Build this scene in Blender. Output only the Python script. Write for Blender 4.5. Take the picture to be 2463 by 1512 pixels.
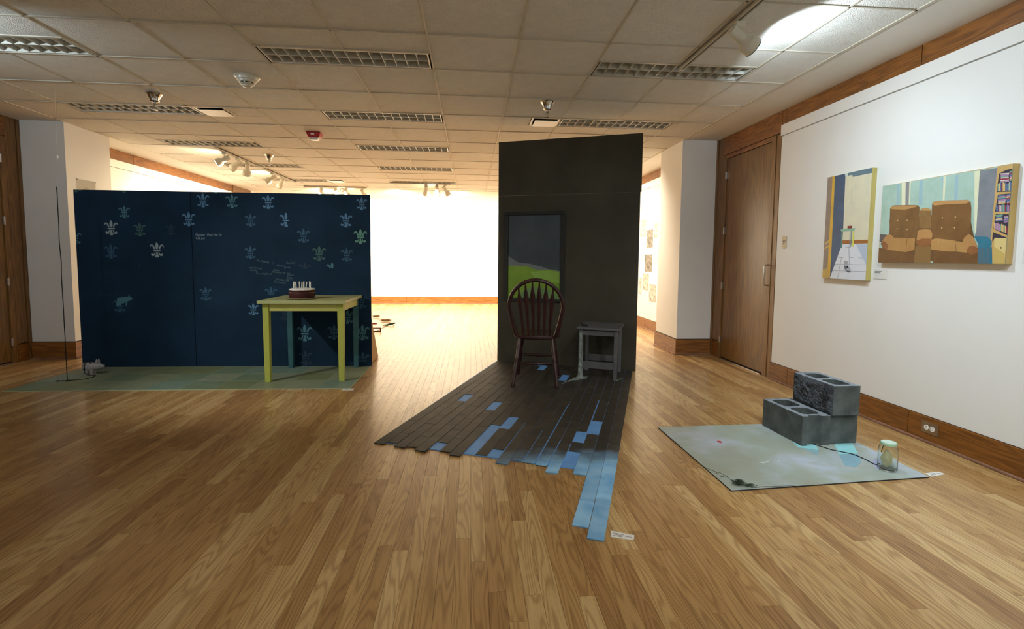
import bpy, bmesh, math, random
import numpy as np
from mathutils import Vector, Matrix, noise as mnoise
random.seed(7)
for o in list(bpy.data.objects): bpy.data.objects.remove(o)
SC = bpy.context.scene
COL = SC.collection
PI = math.pi

# ------------------------------------------------------------------ camera
CF, CYAW, CPIT, CROL, CCX, CCY, CH = 1198.909, 0.08321, 0.07278, 0.00932, 1231.5, 708.19, 1.1785
def cam_rows():
    cy, sy, cp, sp = math.cos(CYAW), math.sin(CYAW), math.cos(CPIT), math.sin(CPIT)
    f = np.array([sy*cp, cy*cp, -sp]); r = np.array([cy, -sy, 0]); u = np.cross(r, f)
    c, s = math.cos(CROL), math.sin(CROL)
    return c*r+s*u, -s*r+c*u, f
CR, CU, CW = cam_rows()
cd = bpy.data.cameras.new('camera'); cam = bpy.data.objects.new('camera', cd); COL.objects.link(cam)
cd.sensor_fit = 'HORIZONTAL'; cd.sensor_width = 36.0; cd.lens = CF/2463*36
cd.shift_y = (CCY-756)/2463.0
cd.clip_start = 0.05; cd.clip_end = 100
cam.matrix_world = Matrix(((CR[0], CU[0], -CW[0], 0), (CR[1], CU[1], -CW[1], 0), (CR[2], CU[2], -CW[2], CH), (0, 0, 0, 1)))
SC.camera = cam
# measuring helpers: where does a photograph pixel fall on a given plane of the room
def ray(px, py):
    return CW + CR*((px-CCX)/CF) - CU*((py-CCY)/CF)
def on_z(px, py, z=0.0):
    d = ray(px, py); return d/d[2]*(z-CH)+np.array([0, 0, CH])
def on_x(px, py, x):
    d = ray(px, py); return d/d[0]*x+np.array([0, 0, CH])
def on_y(px, py, y):
    d = ray(px, py); return d/d[1]*y+np.array([0, 0, CH])
def to_px(P):
    q = np.array(P, float)-np.array([0, 0, CH]); w = q@CW
    return CCX+CF*(q@CR)/w, CCY-CF*(q@CU)/w, w

# ------------------------------------------------------------------ light, exposure
SC.view_settings.view_transform = 'Standard'; SC.view_settings.look = 'None'
SC.view_settings.gamma = 1.0; SC.view_settings.use_curve_mapping = False
SC.view_settings.exposure = 0.0
SC.cycles.use_denoising = True
SC.cycles.max_bounces = 10; SC.cycles.diffuse_bounces = 6; SC.cycles.glossy_bounces = 4
SC.cycles.transparent_max_bounces = 12; SC.cycles.sample_clamp_indirect = 6.0
W = bpy.data.worlds.new('world'); SC.world = W; W.use_nodes = True
W.node_tree.nodes['Background'].inputs[0].default_value = (.9, .95, 1, 1)
W.node_tree.nodes['Background'].inputs[1].default_value = 0.0
def spot(name, loc, target, power, ang, blend, col, rad=0.035):
    l = bpy.data.lights.new(name, 'SPOT'); o = bpy.data.objects.new(name, l); COL.objects.link(o)
    l.energy = power; l.spot_size = math.radians(ang); l.spot_blend = blend; l.color = col; l.shadow_soft_size = rad
    o.location = loc; o.rotation_euler = (Vector(target)-Vector(loc)).to_track_quat('-Z', 'Y').to_euler()
    return o
COOL = (.74, .89, 1.0); NEUT = (1.0, .97, .91); WARM = (1.0, .86, .66)
# the near half: cool heads on the right hand track and on its twin at the left, mostly out of frame
spot('head_right_beam', (1.73, 2.99, 2.475), (3.0, 3.6, 1.1), 36, 100, 1.0, COOL)
spot('head_right_spill', (1.76, 2.97, 2.47), (3.0, 3.2, 1.95), 38, 150, .25, COOL)
spot('head_right_b', (1.5, 1.7, 2.48), (3.0, 2.5, .55), 64, 105, 1.0, COOL)
spot('head_right_c', (1.5, 0.4, 2.48), (3.0, 1.1, .6), 62, 105, 1.0, COOL)
spot('head_right_floor', (1.5, 1.0, 2.48), (1.9, 2.9, 0.0), 85, 85, 1.0, NEUT)
spot('head_right_board', (1.55, 2.3, 2.5), (0.9, 5.2, 0.9), 45, 60, .9, COOL)
spot('head_left_table', (-3.45, 2.75, 2.46), (-1.6, 5.0, 0.4), 140, 62, .8, NEUT)
spot('head_left_spill', (-3.5, 3.1, 2.47), (-3.1, 4.5, 2.25), 42, 140, .4, COOL)
spot('head_middle_floor', (0.4, 0.0, 2.5), (0.3, 2.2, 0.0), 85, 100, 1.0, NEUT)
spot('head_middle_floor_b', (-1.6, 0.3, 2.5), (-1.3, 3.2, 0.0), 6, 105, 1.0, NEUT)
# added fill spots washing the wall behind the viewpoint, whose bounce fills the near half
for x, p in ((-3.2, 45), (-1.0, 105), (1.2, 165)):
    spot('fill_behind', (x, -1.3, 2.45), (x, -3.0, 1.3), p, 120, .8, COOL)
# the far half: warm heads washing the three far walls
for i, y in enumerate((7.3, 8.6, 9.9)):
    spot('head_far_left', (-3.45, y, 2.45), (-4.93, y+.1, 1.25), 260, 110, .8, WARM)
    spot('head_far_right', (1.6, y, 2.45), (3.02, y+.1, 1.25), 150, 110, .8, WARM)
for x in (-3.2, -1.6, -0.3, 1.2):
    spot('head_far_wall', (x, 10.6, 2.45), (x, 12.9, 1.2), 640, 105, .8, WARM)
for x, y, tx, ty in ((-3.35, 7.4, -4.9, 7.3), (-3.35, 9.1, -4.9, 9.2), (-2.7, 10.6, -2.6, 12.9), (-.7, 9.9, -.6, 12.9), (1.3, 9.2, 3.0, 9.4)):  # added wide fill spots that brighten the far ceiling
    spot('fill_far_ceiling', (x, y, 2.42), (tx, ty, 2.15), 50, 150, 1.0, (1.0, .82, .54))
spot('head_far_floor', (-0.4, 8.6, 2.5), (-0.3, 8.9, 0.0), 320, 110, .9, WARM)
spot('head_far_floor_b', (1.9, 7.6, 2.5), (2.2, 7.2, 0.0), 110, 100, .9, WARM)

# ------------------------------------------------------------------ materials
def lin(c):
    r = []
    for v in c:
        v = v/255.0
        r.append(v/12.92 if v <= .04045 else ((v+.055)/1.055)**2.4)
    return r+[1.0]
class NT:
    def __init__(s, name):
        s.m = bpy.data.materials.new(name); s.m.use_nodes = True; s.t = s.m.node_tree
        s.b = s.t.nodes['Principled BSDF']
    def n(s, typ, ins=None, **kw):
        x = s.t.nodes.new(typ)
        for k, v in kw.items(): setattr(x, k, v)
        for k, v in (ins or {}).items():
            if isinstance(v, bpy.types.NodeSocket): s.t.links.new(v, x.inputs[k])
            else: x.inputs[k].default_value = v
        return x
    def link(s, a, b): s.t.links.new(a, b)
    def coords(s, scale=(1, 1, 1), kind='Object', obj=None):
        tc = s.n('ShaderNodeTexCoord')
        if obj is not None: tc.object = obj
        return s.n('ShaderNodeMapping', {0: tc.outputs[kind], 'Scale': scale}).outputs[0]
    def ramp(s, fac, stops):
        r = s.n('ShaderNodeValToRGB', {0: fac}); e = r.color_ramp.elements
        e[0].position, e[0].color = stops[0]; e[1].position, e[1].color = stops[-1]
        for p, c in stops[1:-1]:
            k = e.new(p); k.color = c
        return r.outputs[0]
    def math(s, op, a, b=0.0, c=0.0):
        x = s.n('ShaderNodeMath', operation=op)
        for i, v in enumerate((a, b, c)):
            if isinstance(v, bpy.types.NodeSocket): s.link(v, x.inputs[i])
            else: x.inputs[i].default_value = v
        return x.outputs[0]
    def mix(s, f, a, b, mode='MIX'):
        x = s.n('ShaderNodeMix', data_type='RGBA', blend_type=mode)
        for i, v in ((0, f), (6, a), (7, b)):
            if isinstance(v, bpy.types.NodeSocket): s.link(v, x.inputs[i])
            else: x.inputs[i].default_value = v
        return x.outputs[2]
    def bump(s, h, strength=.3, dist=.002):
        x = s.n('ShaderNodeBump', {'Height': h, 'Strength': strength, 'Distance': dist})
        s.link(x.outputs[0], s.b.inputs['Normal'])
def mat(name, col, rough=.6, col2=None, scale=6, stretch=(1, 1, 1), bump=0, bscale=80, metallic=0, spec=.4, bdist=.002, rand=0):
    k = NT(name); b = k.b
    b.inputs['Roughness'].default_value = rough; b.inputs['Metallic'].default_value = metallic
    b.inputs['Specular IOR Level'].default_value = spec
    c = lin(col)
    src = None
    if col2 is not None:
        nz = k.n('ShaderNodeTexNoise', {'Vector': k.coords(stretch), 'Scale': scale, 'Detail': 4.0, 'Roughness': .6})
        src = k.ramp(nz.outputs[0], [(.32, c), (.68, lin(col2))])
    if rand:
        oi = k.n('ShaderNodeObjectInfo')
        v = k.math('MULTIPLY_ADD', oi.outputs['Random'], rand, 1-rand/2)
        hs = k.n('ShaderNodeHueSaturation', {'Value': v, 'Color': src if src else c}); src = hs.outputs[0]
    if src is not None: k.link(src, b.inputs['Base Color'])
    else: b.inputs['Base Color'].default_value = c
    if bump:
        nz = k.n('ShaderNodeTexNoise', {'Vector': k.coords(), 'Scale': bscale, 'Detail': 3.0})
        k.bump(nz.outputs[0], bump, bdist)
    return k.m
def wood(name, c1, c2, stretch, rough=.4, scale=1.0, lines=22.0, rand=.12):
    k = NT(name); b = k.b; b.inputs['Roughness'].default_value = rough
    co = k.coords(stretch)
    oi = k.n('ShaderNodeObjectInfo')
    off = k.n('ShaderNodeVectorMath', {0: co}, operation='ADD')
    cmb = k.n('ShaderNodeCombineXYZ', {i: k.math('MULTIPLY', oi.outputs['Random'], 37.0) for i in range(3)})
    k.link(cmb.outputs[0], off.inputs[1])
    n1 = k.n('ShaderNodeTexNoise', {'Vector': off.outputs[0], 'Scale': scale, 'Detail': 2.0})
    ln = k.math('SINE', k.math('MULTIPLY', n1.outputs[0], lines*3))
    n2 = k.n('ShaderNodeTexNoise', {'Vector': off.outputs[0], 'Scale': scale*9, 'Detail': 4.0})
    f = k.math('ADD', k.math('MULTIPLY', ln, .16), k.math('MULTIPLY', n2.outputs[0], .9))
    col = k.ramp(f, [(.2, lin(c2)), (.75, lin(c1))])
    v = k.math('MULTIPLY_ADD', oi.outputs['Random'], rand, 1-rand/2)
    hs = k.n('ShaderNodeHueSaturation', {'Value': v, 'Color': col})
    k.link(hs.outputs[0], b.inputs['Base Color'])
    return k.m
def floor_mat():
    k = NT('oak_strip'); b = k.b
    at = k.n('ShaderNodeAttribute', attribute_name='seed'); sd = at.outputs['Fac']
    g = k.n('ShaderNodeNewGeometry')
    co = k.n('ShaderNodeMapping', {0: g.outputs['Position'], 'Scale': (15, 1.3, 1)})
    off = k.n('ShaderNodeCombineXYZ', {0: k.math('MULTIPLY', sd, 91.0), 1: k.math('MULTIPLY', sd, 57.0), 2: k.math('MULTIPLY', sd, 33.0)})
    ad = k.n('ShaderNodeVectorMath', {0: co.outputs[0], 1: off.outputs[0]}, operation='ADD').outputs[0]
    n1 = k.n('ShaderNodeTexNoise', {'Vector': ad, 'Scale': .8, 'Detail': 1.5, 'Roughness': .45})
    ln = k.math('SINE', k.math('MULTIPLY', n1.outputs[0], 95.0))
    co2 = k.n('ShaderNodeMapping', {0: g.outputs['Position'], 'Scale': (420, 9, 1)})
    ad2 = k.n('ShaderNodeVectorMath', {0: co2.outputs[0], 1: off.outputs[0]}, operation='ADD').outputs[0]
    n2 = k.n('ShaderNodeTexNoise', {'Vector': ad2, 'Scale': .8, 'Detail': 2.0})
    lf = k.math('POWER', k.math('MULTIPLY_ADD', ln, .5, .5), 2.2)
    base = k.ramp(k.math('FRACT', k.math('MULTIPLY', sd, 7.31)), [(0, lin((168, 128, 78))), (.3, lin((184, 146, 92))), (.6, lin((196, 160, 104))), (1, lin((212, 182, 128)))])
    dark = k.mix(1.0, base, (.62, .54, .45, 1), 'MULTIPLY')
    gr = k.math('MULTIPLY', lf, .78)
    c = k.mix(gr, base, dark)
    po = k.ramp(n2.outputs[0], [(.36, (.72, .66, .58, 1)), (.55, (1, 1, 1, 1))])
    c = k.mix(.55, c, po, 'MULTIPLY')
    k.link(c, b.inputs['Base Color'])
    b.inputs['Roughness'].default_value = .42; b.inputs['Specular IOR Level'].default_value = .45
    b.inputs['Coat Weight'].default_value = .35; b.inputs['Coat Roughness'].default_value = .16
    return k.m
M = {}
M['oak'] = floor_mat()
M['joint'] = mat('dark_joint', (108, 80, 48), .9)
M['white'] = mat('white_wall', (232, 231, 226), .7, (236, 235, 231), 2.0, bump=.05, bscale=120)
M['panel_white'] = mat('white_panel', (234, 234, 231), .62, (238, 238, 235), 1.5)
M['plaster'] = mat('ceiling_plaster', (216, 212, 202), .85, (222, 218, 208), 1.0)
M['tile'] = mat('ceiling_tile', (222, 219, 210), .95, (230, 227, 218), 9, bump=1.0, bscale=150, bdist=.009, rand=.06)
M['bar'] = mat('grid_bar_shaded', (196, 188, 170), .6)  # darker than the tiles, standing in for shadow lines at their edges
M['darkgap'] = mat('dark_gap', (14, 12, 10), .95)
M['housing'] = mat('fixture_housing', (150, 142, 126), .5)
M['louver'] = mat('louver_white', (205, 203, 192), .3)
M['white_enamel'] = mat('white_enamel', (226, 223, 208), .28)
M['chrome'] = mat('chrome', (212, 210, 206), .12, metallic=1)
M['steel'] = mat('satin_steel', (170, 160, 150), .35, metallic=1)
M['black'] = mat('black_plastic', (18, 17, 17), .4)
M['trim_y'] = wood('oak_trim_along_wall', (146, 92, 36), (106, 64, 22), (9, .9, 9), .42)
M['trim_x'] = wood('oak_trim_across_room', (158, 106, 50), (116, 72, 32), (.9, 9, 9), .42)
M['door'] = wood('oak_door_veneer', (130, 95, 50), (98, 68, 34), (7, 7, .55), .32, rand=.02)
M['frame'] = wood('oak_frame', (136, 98, 50), (102, 68, 32), (9, 9, .8), .4)
M['shoe'] = mat('shoe_moulding', (150, 112, 92), .5, (124, 88, 70), 8)
M['red'] = mat('red_plastic', (170, 24, 26), .35)
M['lens'] = mat('clear_lens', (236, 232, 224), .15)

# ------------------------------------------------------------------ mesh building
class G:
    """collects faces; obj() links the lot as one mesh"""
    def __init__(s): s.v = []; s.f = []; s.seed = []
    def add(s, vs, fs, tf=None):
        b = len(s.v)
        for p in vs:
            s.v.append(tuple(tf(p)) if tf else tuple(p))
        for f in fs: s.f.append(tuple(b+i for i in f))
        return s
    def box(s, x0, x1, y0, y1, z0, z1, tf=None):
        vs = [(x, y, z) for z in (z0, z1) for y in (y0, y1) for x in (x0, x1)]
        return s.add(vs, [(0, 2, 3, 1), (4, 5, 7, 6), (0, 1, 5, 4), (1, 3, 7, 5), (3, 2, 6, 7), (2, 0, 4, 6)], tf)
    def cbox(s, c, d, tf=None):
        return s.box(c[0]-d[0]/2, c[0]+d[0]/2, c[1]-d[1]/2, c[1]+d[1]/2, c[2]-d[2]/2, c[2]+d[2]/2, tf)
    def prism(s, poly, z0, z1, tf=None):
        n = len(poly); a = sum(poly[i][0]*poly[(i+1) % n][1]-poly[(i+1) % n][0]*poly[i][1] for i in range(n))
        if a < 0: poly = poly[::-1]
        vs = [(p[0], p[1], z0) for p in poly]+[(p[0], p[1], z1) for p in poly]
        fs = [tuple(range(n))[::-1], tuple(range(n, 2*n))]+[(i, (i+1) % n, n+(i+1) % n, n+i) for i in range(n)]
        return s.add(vs, fs, tf)
    def taper(s, p0, p1, a, b, n=4, tf=None):
        """square/round stick between two points, half width a at p0, b at p1"""
        return s.tube([p0, p1], [a, b], n, tf=tf)
    def tube(s, pts, r, n=8, closed=False, tf=None, flat=1.0):
        P = [Vector(p) for p in pts]; m = len(P)
        R_ = r if isinstance(r, (list, tuple)) else [r]*m
        vs = []; prev = None
        for i, p in enumerate(P):
            if closed: t = P[(i+1) % m]-P[i-1]
            else: t = P[min(i+1, m-1)]-P[max(i-1, 0)]
            if t.length < 1e-9: t = Vector((0, 0, 1))
            t.normalize()
            if prev is None:
                a = Vector((0, 0, 1)) if abs(t.z) < .9 else Vector((0, 1, 0))
                x = t.cross(a).normalized()
            else:
                x = (prev-t*prev.dot(t)); x = x.normalized() if x.length > 1e-6 else t.orthogonal().normalized()
            prev = x; y = t.cross(x)
            for k in range(n):
                an = 2*PI*(k+.5)/n
                vs.append(p+x*(math.cos(an)*R_[i])+y*(math.sin(an)*R_[i]*flat))
        fs = []
        for i in range(m if closed else m-1):
            j = (i+1) % m
            fs += [(i*n+k, i*n+(k+1) % n, j*n+(k+1) % n, j*n+k) for k in range(n)]
        if not closed: fs += [tuple(range(n))[::-1], tuple((m-1)*n+k for k in range(n))]
        return s.add(vs, fs, tf)
    def lathe(s, prof, n=24, c=(0, 0, 0), axis=None, cap=True):
        q = Vector((0, 0, 1)).rotation_difference(Vector(axis)) if axis is not None else None
        vs = []
        for (r, z) in prof:
            for k in range(n):
                p = Vector((r*math.cos(2*PI*k/n), r*math.sin(2*PI*k/n), z))
                if q: p = q@p
                vs.append(p+Vector(c))
        m = len(prof)
        fs = [(i*n+k, i*n+(k+1) % n, (i+1)*n+(k+1) % n, (i+1)*n+k) for i in range(m-1) for k in range(n)]
        if cap: fs += [tuple(range(n))[::-1], tuple((m-1)*n+k for k in range(n))]
        return s.add(vs, fs)
    def ball(s, c, r, n=14, m=8, tf=None):
        c = Vector(c); r = Vector(r) if not isinstance(r, (int, float)) else Vector((r, r, r))
        vs = []; fs = []
        for i in range(m+1):
            th = PI*i/m
            for k in range(n):
                ph = 2*PI*k/n
                vs.append((c.x+r.x*math.sin(th)*math.cos(ph), c.y+r.y*math.sin(th)*math.sin(ph), c.z+r.z*math.cos(th)))
        for i in range(m):
            fs += [(i*n+k, (i+1)*n+k, (i+1)*n+(k+1) % n, i*n+(k+1) % n) for k in range(n)]
        return s.add(vs, fs, tf)
def mesh_of(name, g, smooth=False):
    me = bpy.data.meshes.new(name); me.from_pydata(g.v, [], g.f); me.validate(); me.update()
    if g.seed and len(g.seed) == len(me.polygons):
        a = me.attributes.new('seed', 'FLOAT', 'FACE'); a.data.foreach_set('value', g.seed)
    if smooth:
        me.polygons.foreach_set('use_smooth', [True]*len(me.polygons)); me.set_sharp_from_angle(angle=.75)
    return me
def put(name, me, m=None, parent=None, loc=(0, 0, 0), rot=(0, 0, 0)):
    o = bpy.data.objects.new(name, me); COL.objects.link(o)
    if m and not me.materials: me.materials.append(m)
    o.location = loc; o.rotation_euler = rot
    if parent: o.parent = parent
    return o
def obj(name, g, m, parent=None, smooth=False, bevel=0, loc=(0, 0, 0), rot=(0, 0, 0), kind=None, seg=2):
    o = put(name, mesh_of(name, g, smooth), m, parent, loc, rot)
    if bevel:
        b = o.modifiers.new('bevel', 'BEVEL'); b.width = bevel; b.segments = seg; b.limit_method = 'ANGLE'
    if kind: o['kind'] = kind
    return o
def tag(o, label, cat, group=None):
    o['label'] = label; o['category'] = cat
    if group: o['group'] = group
    return o
def thing(name, label, cat, loc=(0, 0, 0), rz=0, group=None):
    o = bpy.data.objects.new(name, None); COL.objects.link(o); o.empty_display_size = .05
    o.location = loc; o.rotation_euler = (0, 0, rz)
    return tag(o, label, cat, group)
def struct(name, g, m, label, cat, **kw):
    o = obj(name, g, m, **kw); o['kind'] = 'structure'
    return tag(o, label, cat)
def dup(root, loc, rz, label=None):
    r = root.copy(); COL.objects.link(r); r.location = loc; r.rotation_euler = (0, 0, rz)
    if label: r['label'] = label
    for ch in list(root.children):
        c = ch.copy(); COL.objects.link(c); c.parent = r
        for g2 in list(ch.children):
            d = g2.copy(); COL.objects.link(d); d.parent = c
    return r
def shift(d):
    d = Vector(d); return lambda p: Vector(p)-d

# ------------------------------------------------------------------ the room
CZ = 2.628            # ceiling
XL, XR = -4.93, 3.02  # side walls
YB, YF = -3.0, 12.9   # wall behind the camera, far wall
struct('wall_right', G().box(XR, XR+.15, YB-.15, YF+.15, -.02, 2.85), M['white'], 'white plaster wall running along the right side', 'wall')
struct('wall_left', G().box(XL-.15, XL, YB-.15, YF+.15, -.02, 2.85), M['white'], 'white plaster wall running along the left side', 'wall')
struct('wall_far', G().box(XL, XR, YF, YF+.15, -.02, 2.85), M['white'], 'brightly lit bare white wall closing the far end of the room', 'wall')
struct('wall_behind', G().box(XL, XR, YB-.15, YB, -.02, 2.85), M['white'], 'white wall behind the viewpoint', 'wall')

# floor: slab plus oak strips, the nearest ones as parts
floor = struct('floor', G().box(XL, XR, YB, YF, -.06, -.0025), M['joint'], 'polished oak strip floor running into the far gallery', 'floor')
PW = .0622
cand = []; rest = G()
def plank_faces(g, x0, x1, y0, y1, sd):
    i = .0006; n0 = len(g.f)
    vs = [(x0, y0, -.0024), (x1, y0, -.0024), (x1, y1, -.0024), (x0, y1, -.0024), (x0+i, y0+i, 0), (x1-i, y0+i, 0), (x1-i, y1-i, 0), (x0+i, y1-i, 0)]
    g.add(vs, [(4, 5, 6, 7), (0, 1, 5, 4), (1, 2, 6, 5), (2, 3, 7, 6), (3, 0, 4, 7)])
    g.seed += [sd]*(len(g.f)-n0)
x = XL+.02; pl = []
while x < XR-.02:
    y = YB+random.uniform(-.8, 0)
    while y < YF:
        L = random.choice((.5, .7, .85, 1.0, 1.2, 1.4))*random.uniform(.9, 1.1)
        a, b = max(y, YB), min(y+L, YF)
        if b-a > .05: pl.append((x, min(x+PW, XR), a, b))
        y += L
    x += PW
for q in pl:
    cx_, cy_ = (q[0]+q[1])/2, (q[2]+q[3])/2
    s_ = 0
    if q[3] > 1.35:
        yy = max(cy_, 1.3); px, py, w = to_px((cx_, yy, 0))
        if w > .5 and -120 < px < 2583 and py < 1700:
            s_ = (q[3]-q[2])/w**3
    cand.append((s_, random.random(), q))
cand.sort(key=lambda c: -c[0])
for i, (s_, sd, q) in enumerate(cand):
    if i < 300 and s_ > 0:
        g = G(); plank_faces(g, *q, sd); obj('plank', g, M['oak'], floor)
    else: plank_faces(rest, *q, sd)
obj('plank_field', rest, M['oak'], floor, kind='stuff')

# ceiling: plaster border, slab, hung tiles in a grid with sunk light fittings
TS = .6096; GX, GY = -.2886, 3.395
TXL, TXR, TYN, TYF = -4.45, 2.565, GY-2*TS, GY+12.5*TS
g = G()
g.box(XL, TXL, YB, YF, CZ, CZ+.05); g.box(TXR, XR, YB, YF, CZ, CZ+.05)
g.box(TXL, TXR, TYF, YF, CZ, CZ+.05); g.box(TXL, TXR, YB, TYN, CZ, CZ+.05)
g.box(XL, XR, YB, YF, CZ+.17, CZ+.22)
ceil = struct('ceiling', g, M['plaster'], 'suspended ceiling of square white tiles with a plaster border', 'ceiling')
LANES = ((-6, -5), (-2, -1), (2, 3)); LROWS = (.5, 3.0, 5.5, 8.0, 10.5)
lane_cols = {c for l in LANES for c in l}
DIFF = [(-4, 3.0), (1.5, 3.0), (-4, 10.5), (1.5, 10.5)]
tcache = {}
def tile(x0, x1, y0, y1):
    x0 += .002; x1 -= .002; y0 += .002; y1 -= .002
    if x1-x0 < .03 or y1-y0 < .03: return
    key = (round(x1-x0, 3), round(y1-y0, 3))
    if key not in tcache:
        w, d = (x1-x0)/2, (y1-y0)/2; g = G(); i = .004
        g.add([(-w+i, -d+i, 0), (w-i, -d+i, 0), (w-i, d-i, 0), (-w+i, d-i, 0), (-w, -d, .004), (w, -d, .004), (w, d, .004), (-w, d, .004), (-w, -d, .018), (w, -d, .018), (w, d, .018), (-w, d, .018)],
              [(3, 2, 1, 0)]+[(a, (a+1) % 4, 4+(a+1) % 4, 4+a) for a in range(4)]+[(4+a, 4+(a+1) % 4, 8+(a+1) % 4, 8+a) for a in range(4)]+[(8, 9, 10, 11)])
        tcache[key] = mesh_of('ceiling_tile', g); tcache[key].materials.append(M['tile'])
    t_ = random.uniform(-1, 1)*.0014, random.uniform(-1, 1)*.0014
    put('ceiling_tile', tcache[key], None, ceil, ((x0+x1)/2, (y0+y1)/2, CZ+random.uniform(.0, .0015)), (t_[0], t_[1], 0))
for c in range(-7, 5):
    x0, x1 = max(GX+c*TS, TXL), min(GX+(c+1)*TS, TXR)
    cuts = [-2+i for i in range(15)]+[12.5]
    if c in lane_cols: cuts = sorted(set(cuts+[v for l in LROWS for v in (l, l+.5)]))
    for a, b in zip(cuts[:-1], cuts[1:]):
        if c in lane_cols and any(abs(a-l) < .01 for l in LROWS): continue
        d_ = [d for d in DIFF if math.floor(d[0]) == c and a-.01 <= d[1] and d[1]+.5 <= b+.01]
        if d_:
            dx, dr = d_[0]; ym, xm = GY+(dr+.5 if dr == int(dr) else dr)*TS, GX+(math.floor(dx)+.5)*TS
            ya, yb = GY+a*TS, GY+b*TS
            if dr == int(dr): tile(x0, x1, ym, yb)
            else: tile(x0, x1, ya, ym)
            near = (ya, ym) if dr == int(dr) else (ym, yb)
            if dx == int(dx): tile(xm, x1, *near)
            else: tile(x0, xm, *near)
            continue
        tile(x0, x1, GY+a*TS, GY+b*TS)
def bar(x0, x1, y0, y1): obj('grid_bar', G().box(x0, x1, y0, y1, CZ-.005, CZ+.002), M['bar'], ceil)
HB = .0065
for c in range(-6, 5):
    x = GX+c*TS
    mid = any(c == l[1] for l in LANES)
    segs = [(TYN, TYF)]
    if mid:
        e = [TYN]+[v for l in LROWS for v in (GY+l*TS, GY+(l+.5)*TS)]+[TYF]
        segs = [(e[i], e[i+1]) for i in range(0, len(e), 2)]
    for a, b in segs:
        if b-a > .02: bar(x-HB, x+HB, a, b)
for r in range(-2, 13): bar(TXL, TXR, GY+r*TS-HB, GY+r*TS+HB)
for l in LANES:
    for r in LROWS:
        e = r if r != int(r) else r+.5
        bar(GX+l[0]*TS, GX+(l[0]+2)*TS, GY+e*TS-HB, GY+e*TS+HB)
for a, b in ((TXL-.008, TXL+.014), (TXR-.014, TXR+.008)): bar(a, b, TYN, TYF)
bar(TXL, TXR, TYF-.012, TYF+.01)

# sunk louvred light fittings (switched off)
def light_fixture(label, loc):
    t = thing('ceiling_light', label, 'ceiling light', loc, 0, 'sunken louvred ceiling lights')
    w, d = TS-.008, TS/4-.007
    g = G(); h = .105
    for s in (-1, 1):
        g.box(s*w-.003, s*w+.003, -d, d, .002, h); g.box(-w, w, s*d-.003, s*d+.003, .002, h)
    obj('housing_side', g, M['darkgap'], t)  # sides coloured black to stand for the shaded gap round the louver
    obj('housing', G().box(-w, w, -d, d, h, h+.004), M['housing'], t)
    g = G(); wi, di = w-.016, d-.013
    for s in (-1, 1):
        g.box(s*wi-.005, s*wi+.005, -di, di, -.002, .05); g.box(-wi, wi, s*di-.005, s*di+.005, -.002, .05)
    obj('louver_frame', g, M['louver'], t)
    obj('lamp_tube', G().tube([(-w+.04, 0, .088), (w-.04, 0, .088)], .012, 8), M['lens'], t, smooth=True)
    obj('center_blade', G().add([(-wi, -.002, 0), (wi, -.002, 0), (wi, .002, 0), (-wi, .002, 0), (-wi, -.004, .05), (wi, -.004, .05), (wi, .004, .05), (-wi, .004, .05)],
        [(3, 2, 1, 0), (4, 5, 6, 7), (0, 1, 5, 4), (2, 3, 7, 6), (1, 2, 6, 5), (3, 0, 4, 7)]), M['louver'], t)
    bm_ = mesh_of('cross_blade', G().add([(-.002, -di, 0), (.002, -di, 0), (.002, di, 0), (-.002, di, 0), (-.0042, -di, .05), (.0042, -di, .05), (.0042, di, .05), (-.0042, di, .05)],
        [(3, 2, 1, 0), (4, 5, 6, 7), (0, 1, 5, 4), (2, 3, 7, 6), (1, 2, 6, 5), (3, 0, 4, 7)])); bm_.materials.append(M['louver'])
    for k in range(1, 14): put('cross_blade', bm_, None, t, (-wi+2*wi*k/14, 0, 0))
    return t
names = {(-6, 0): 'cut by the left picture edge, glowing in lamplight', (-6, 1): 'left of the chrome sprinkler nearest on the left', (-6, 2): 'where the left lamp track begins',
         (-6, 3): 'between the two left lamp tracks', (-6, 4): 'far end of the left row, above the blue wall top',
         (-2, 0): 'in the middle row, large and nearest', (-2, 1): 'second nearest of the middle row', (-2, 2): 'third nearest of the middle row, behind the red alarm',
         (-2, 3): 'fourth nearest of the middle row', (-2, 4): 'farthest of the middle row by the far lamps',
         (2, 0): 'nearest of the right row, crossed by the near lamp track', (2, 1): 'over the top edge of the tall black panel', (2, 2): 'third of the right row, behind the tall black panel', (2, 3): 'fourth of the right row, behind the tall black panel', (2, 4): 'last of the right row, behind the tall black panel'}
fx0 = None
for l in LANES:
    for i, r in enumerate(LROWS):
        if (l[0], i) not in names: continue
        loc = (GX+(l[0]+1)*TS, GY+(r+.25)*TS, CZ)
        lab = 'sunken louvred strip light '+names[(l[0], i)]
        fx0 = light_fixture(lab, loc) if fx0 is None else (dup(fx0, loc, 0, lab) and fx0)
# air diffusers with a dropped plate
def diffuser(label, loc):
    t = thing('air_diffuser', label, 'air vent', loc, 0, 'square ceiling air diffusers')
    w = TS/4-.004
    g = G()
    for s in (-1, 1):
        g.box(s*w-.02*(s > 0), s*w+.02*(s < 0), -w, w, -.004, .01); g.box(-w, w, s*w-.02*(s > 0), s*w+.02*(s < 0), -.004, .01)
    obj('vent_frame', g, M['white_enamel'], t)
    g = G().box(-w+.02, w-.02, -w+.02, w-.02, .09, .1)
    for s in (-1, 1): g.box(s*(w-.02)-.002, s*(w-.02)+.002, -w+.02, w-.02, .01, .1); g.box(-w+.02, w-.02, s*(w-.02)-.002, s*(w-.02)+.002, .01, .1)
    obj('vent_duct', g, M['darkgap'], t)
    obj('vent_plate', G().box(-w+.035, w-.02, -w+.055, w-.01, -.016, -.010), M['white_enamel'], t, bevel=.004)
    return t
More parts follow.
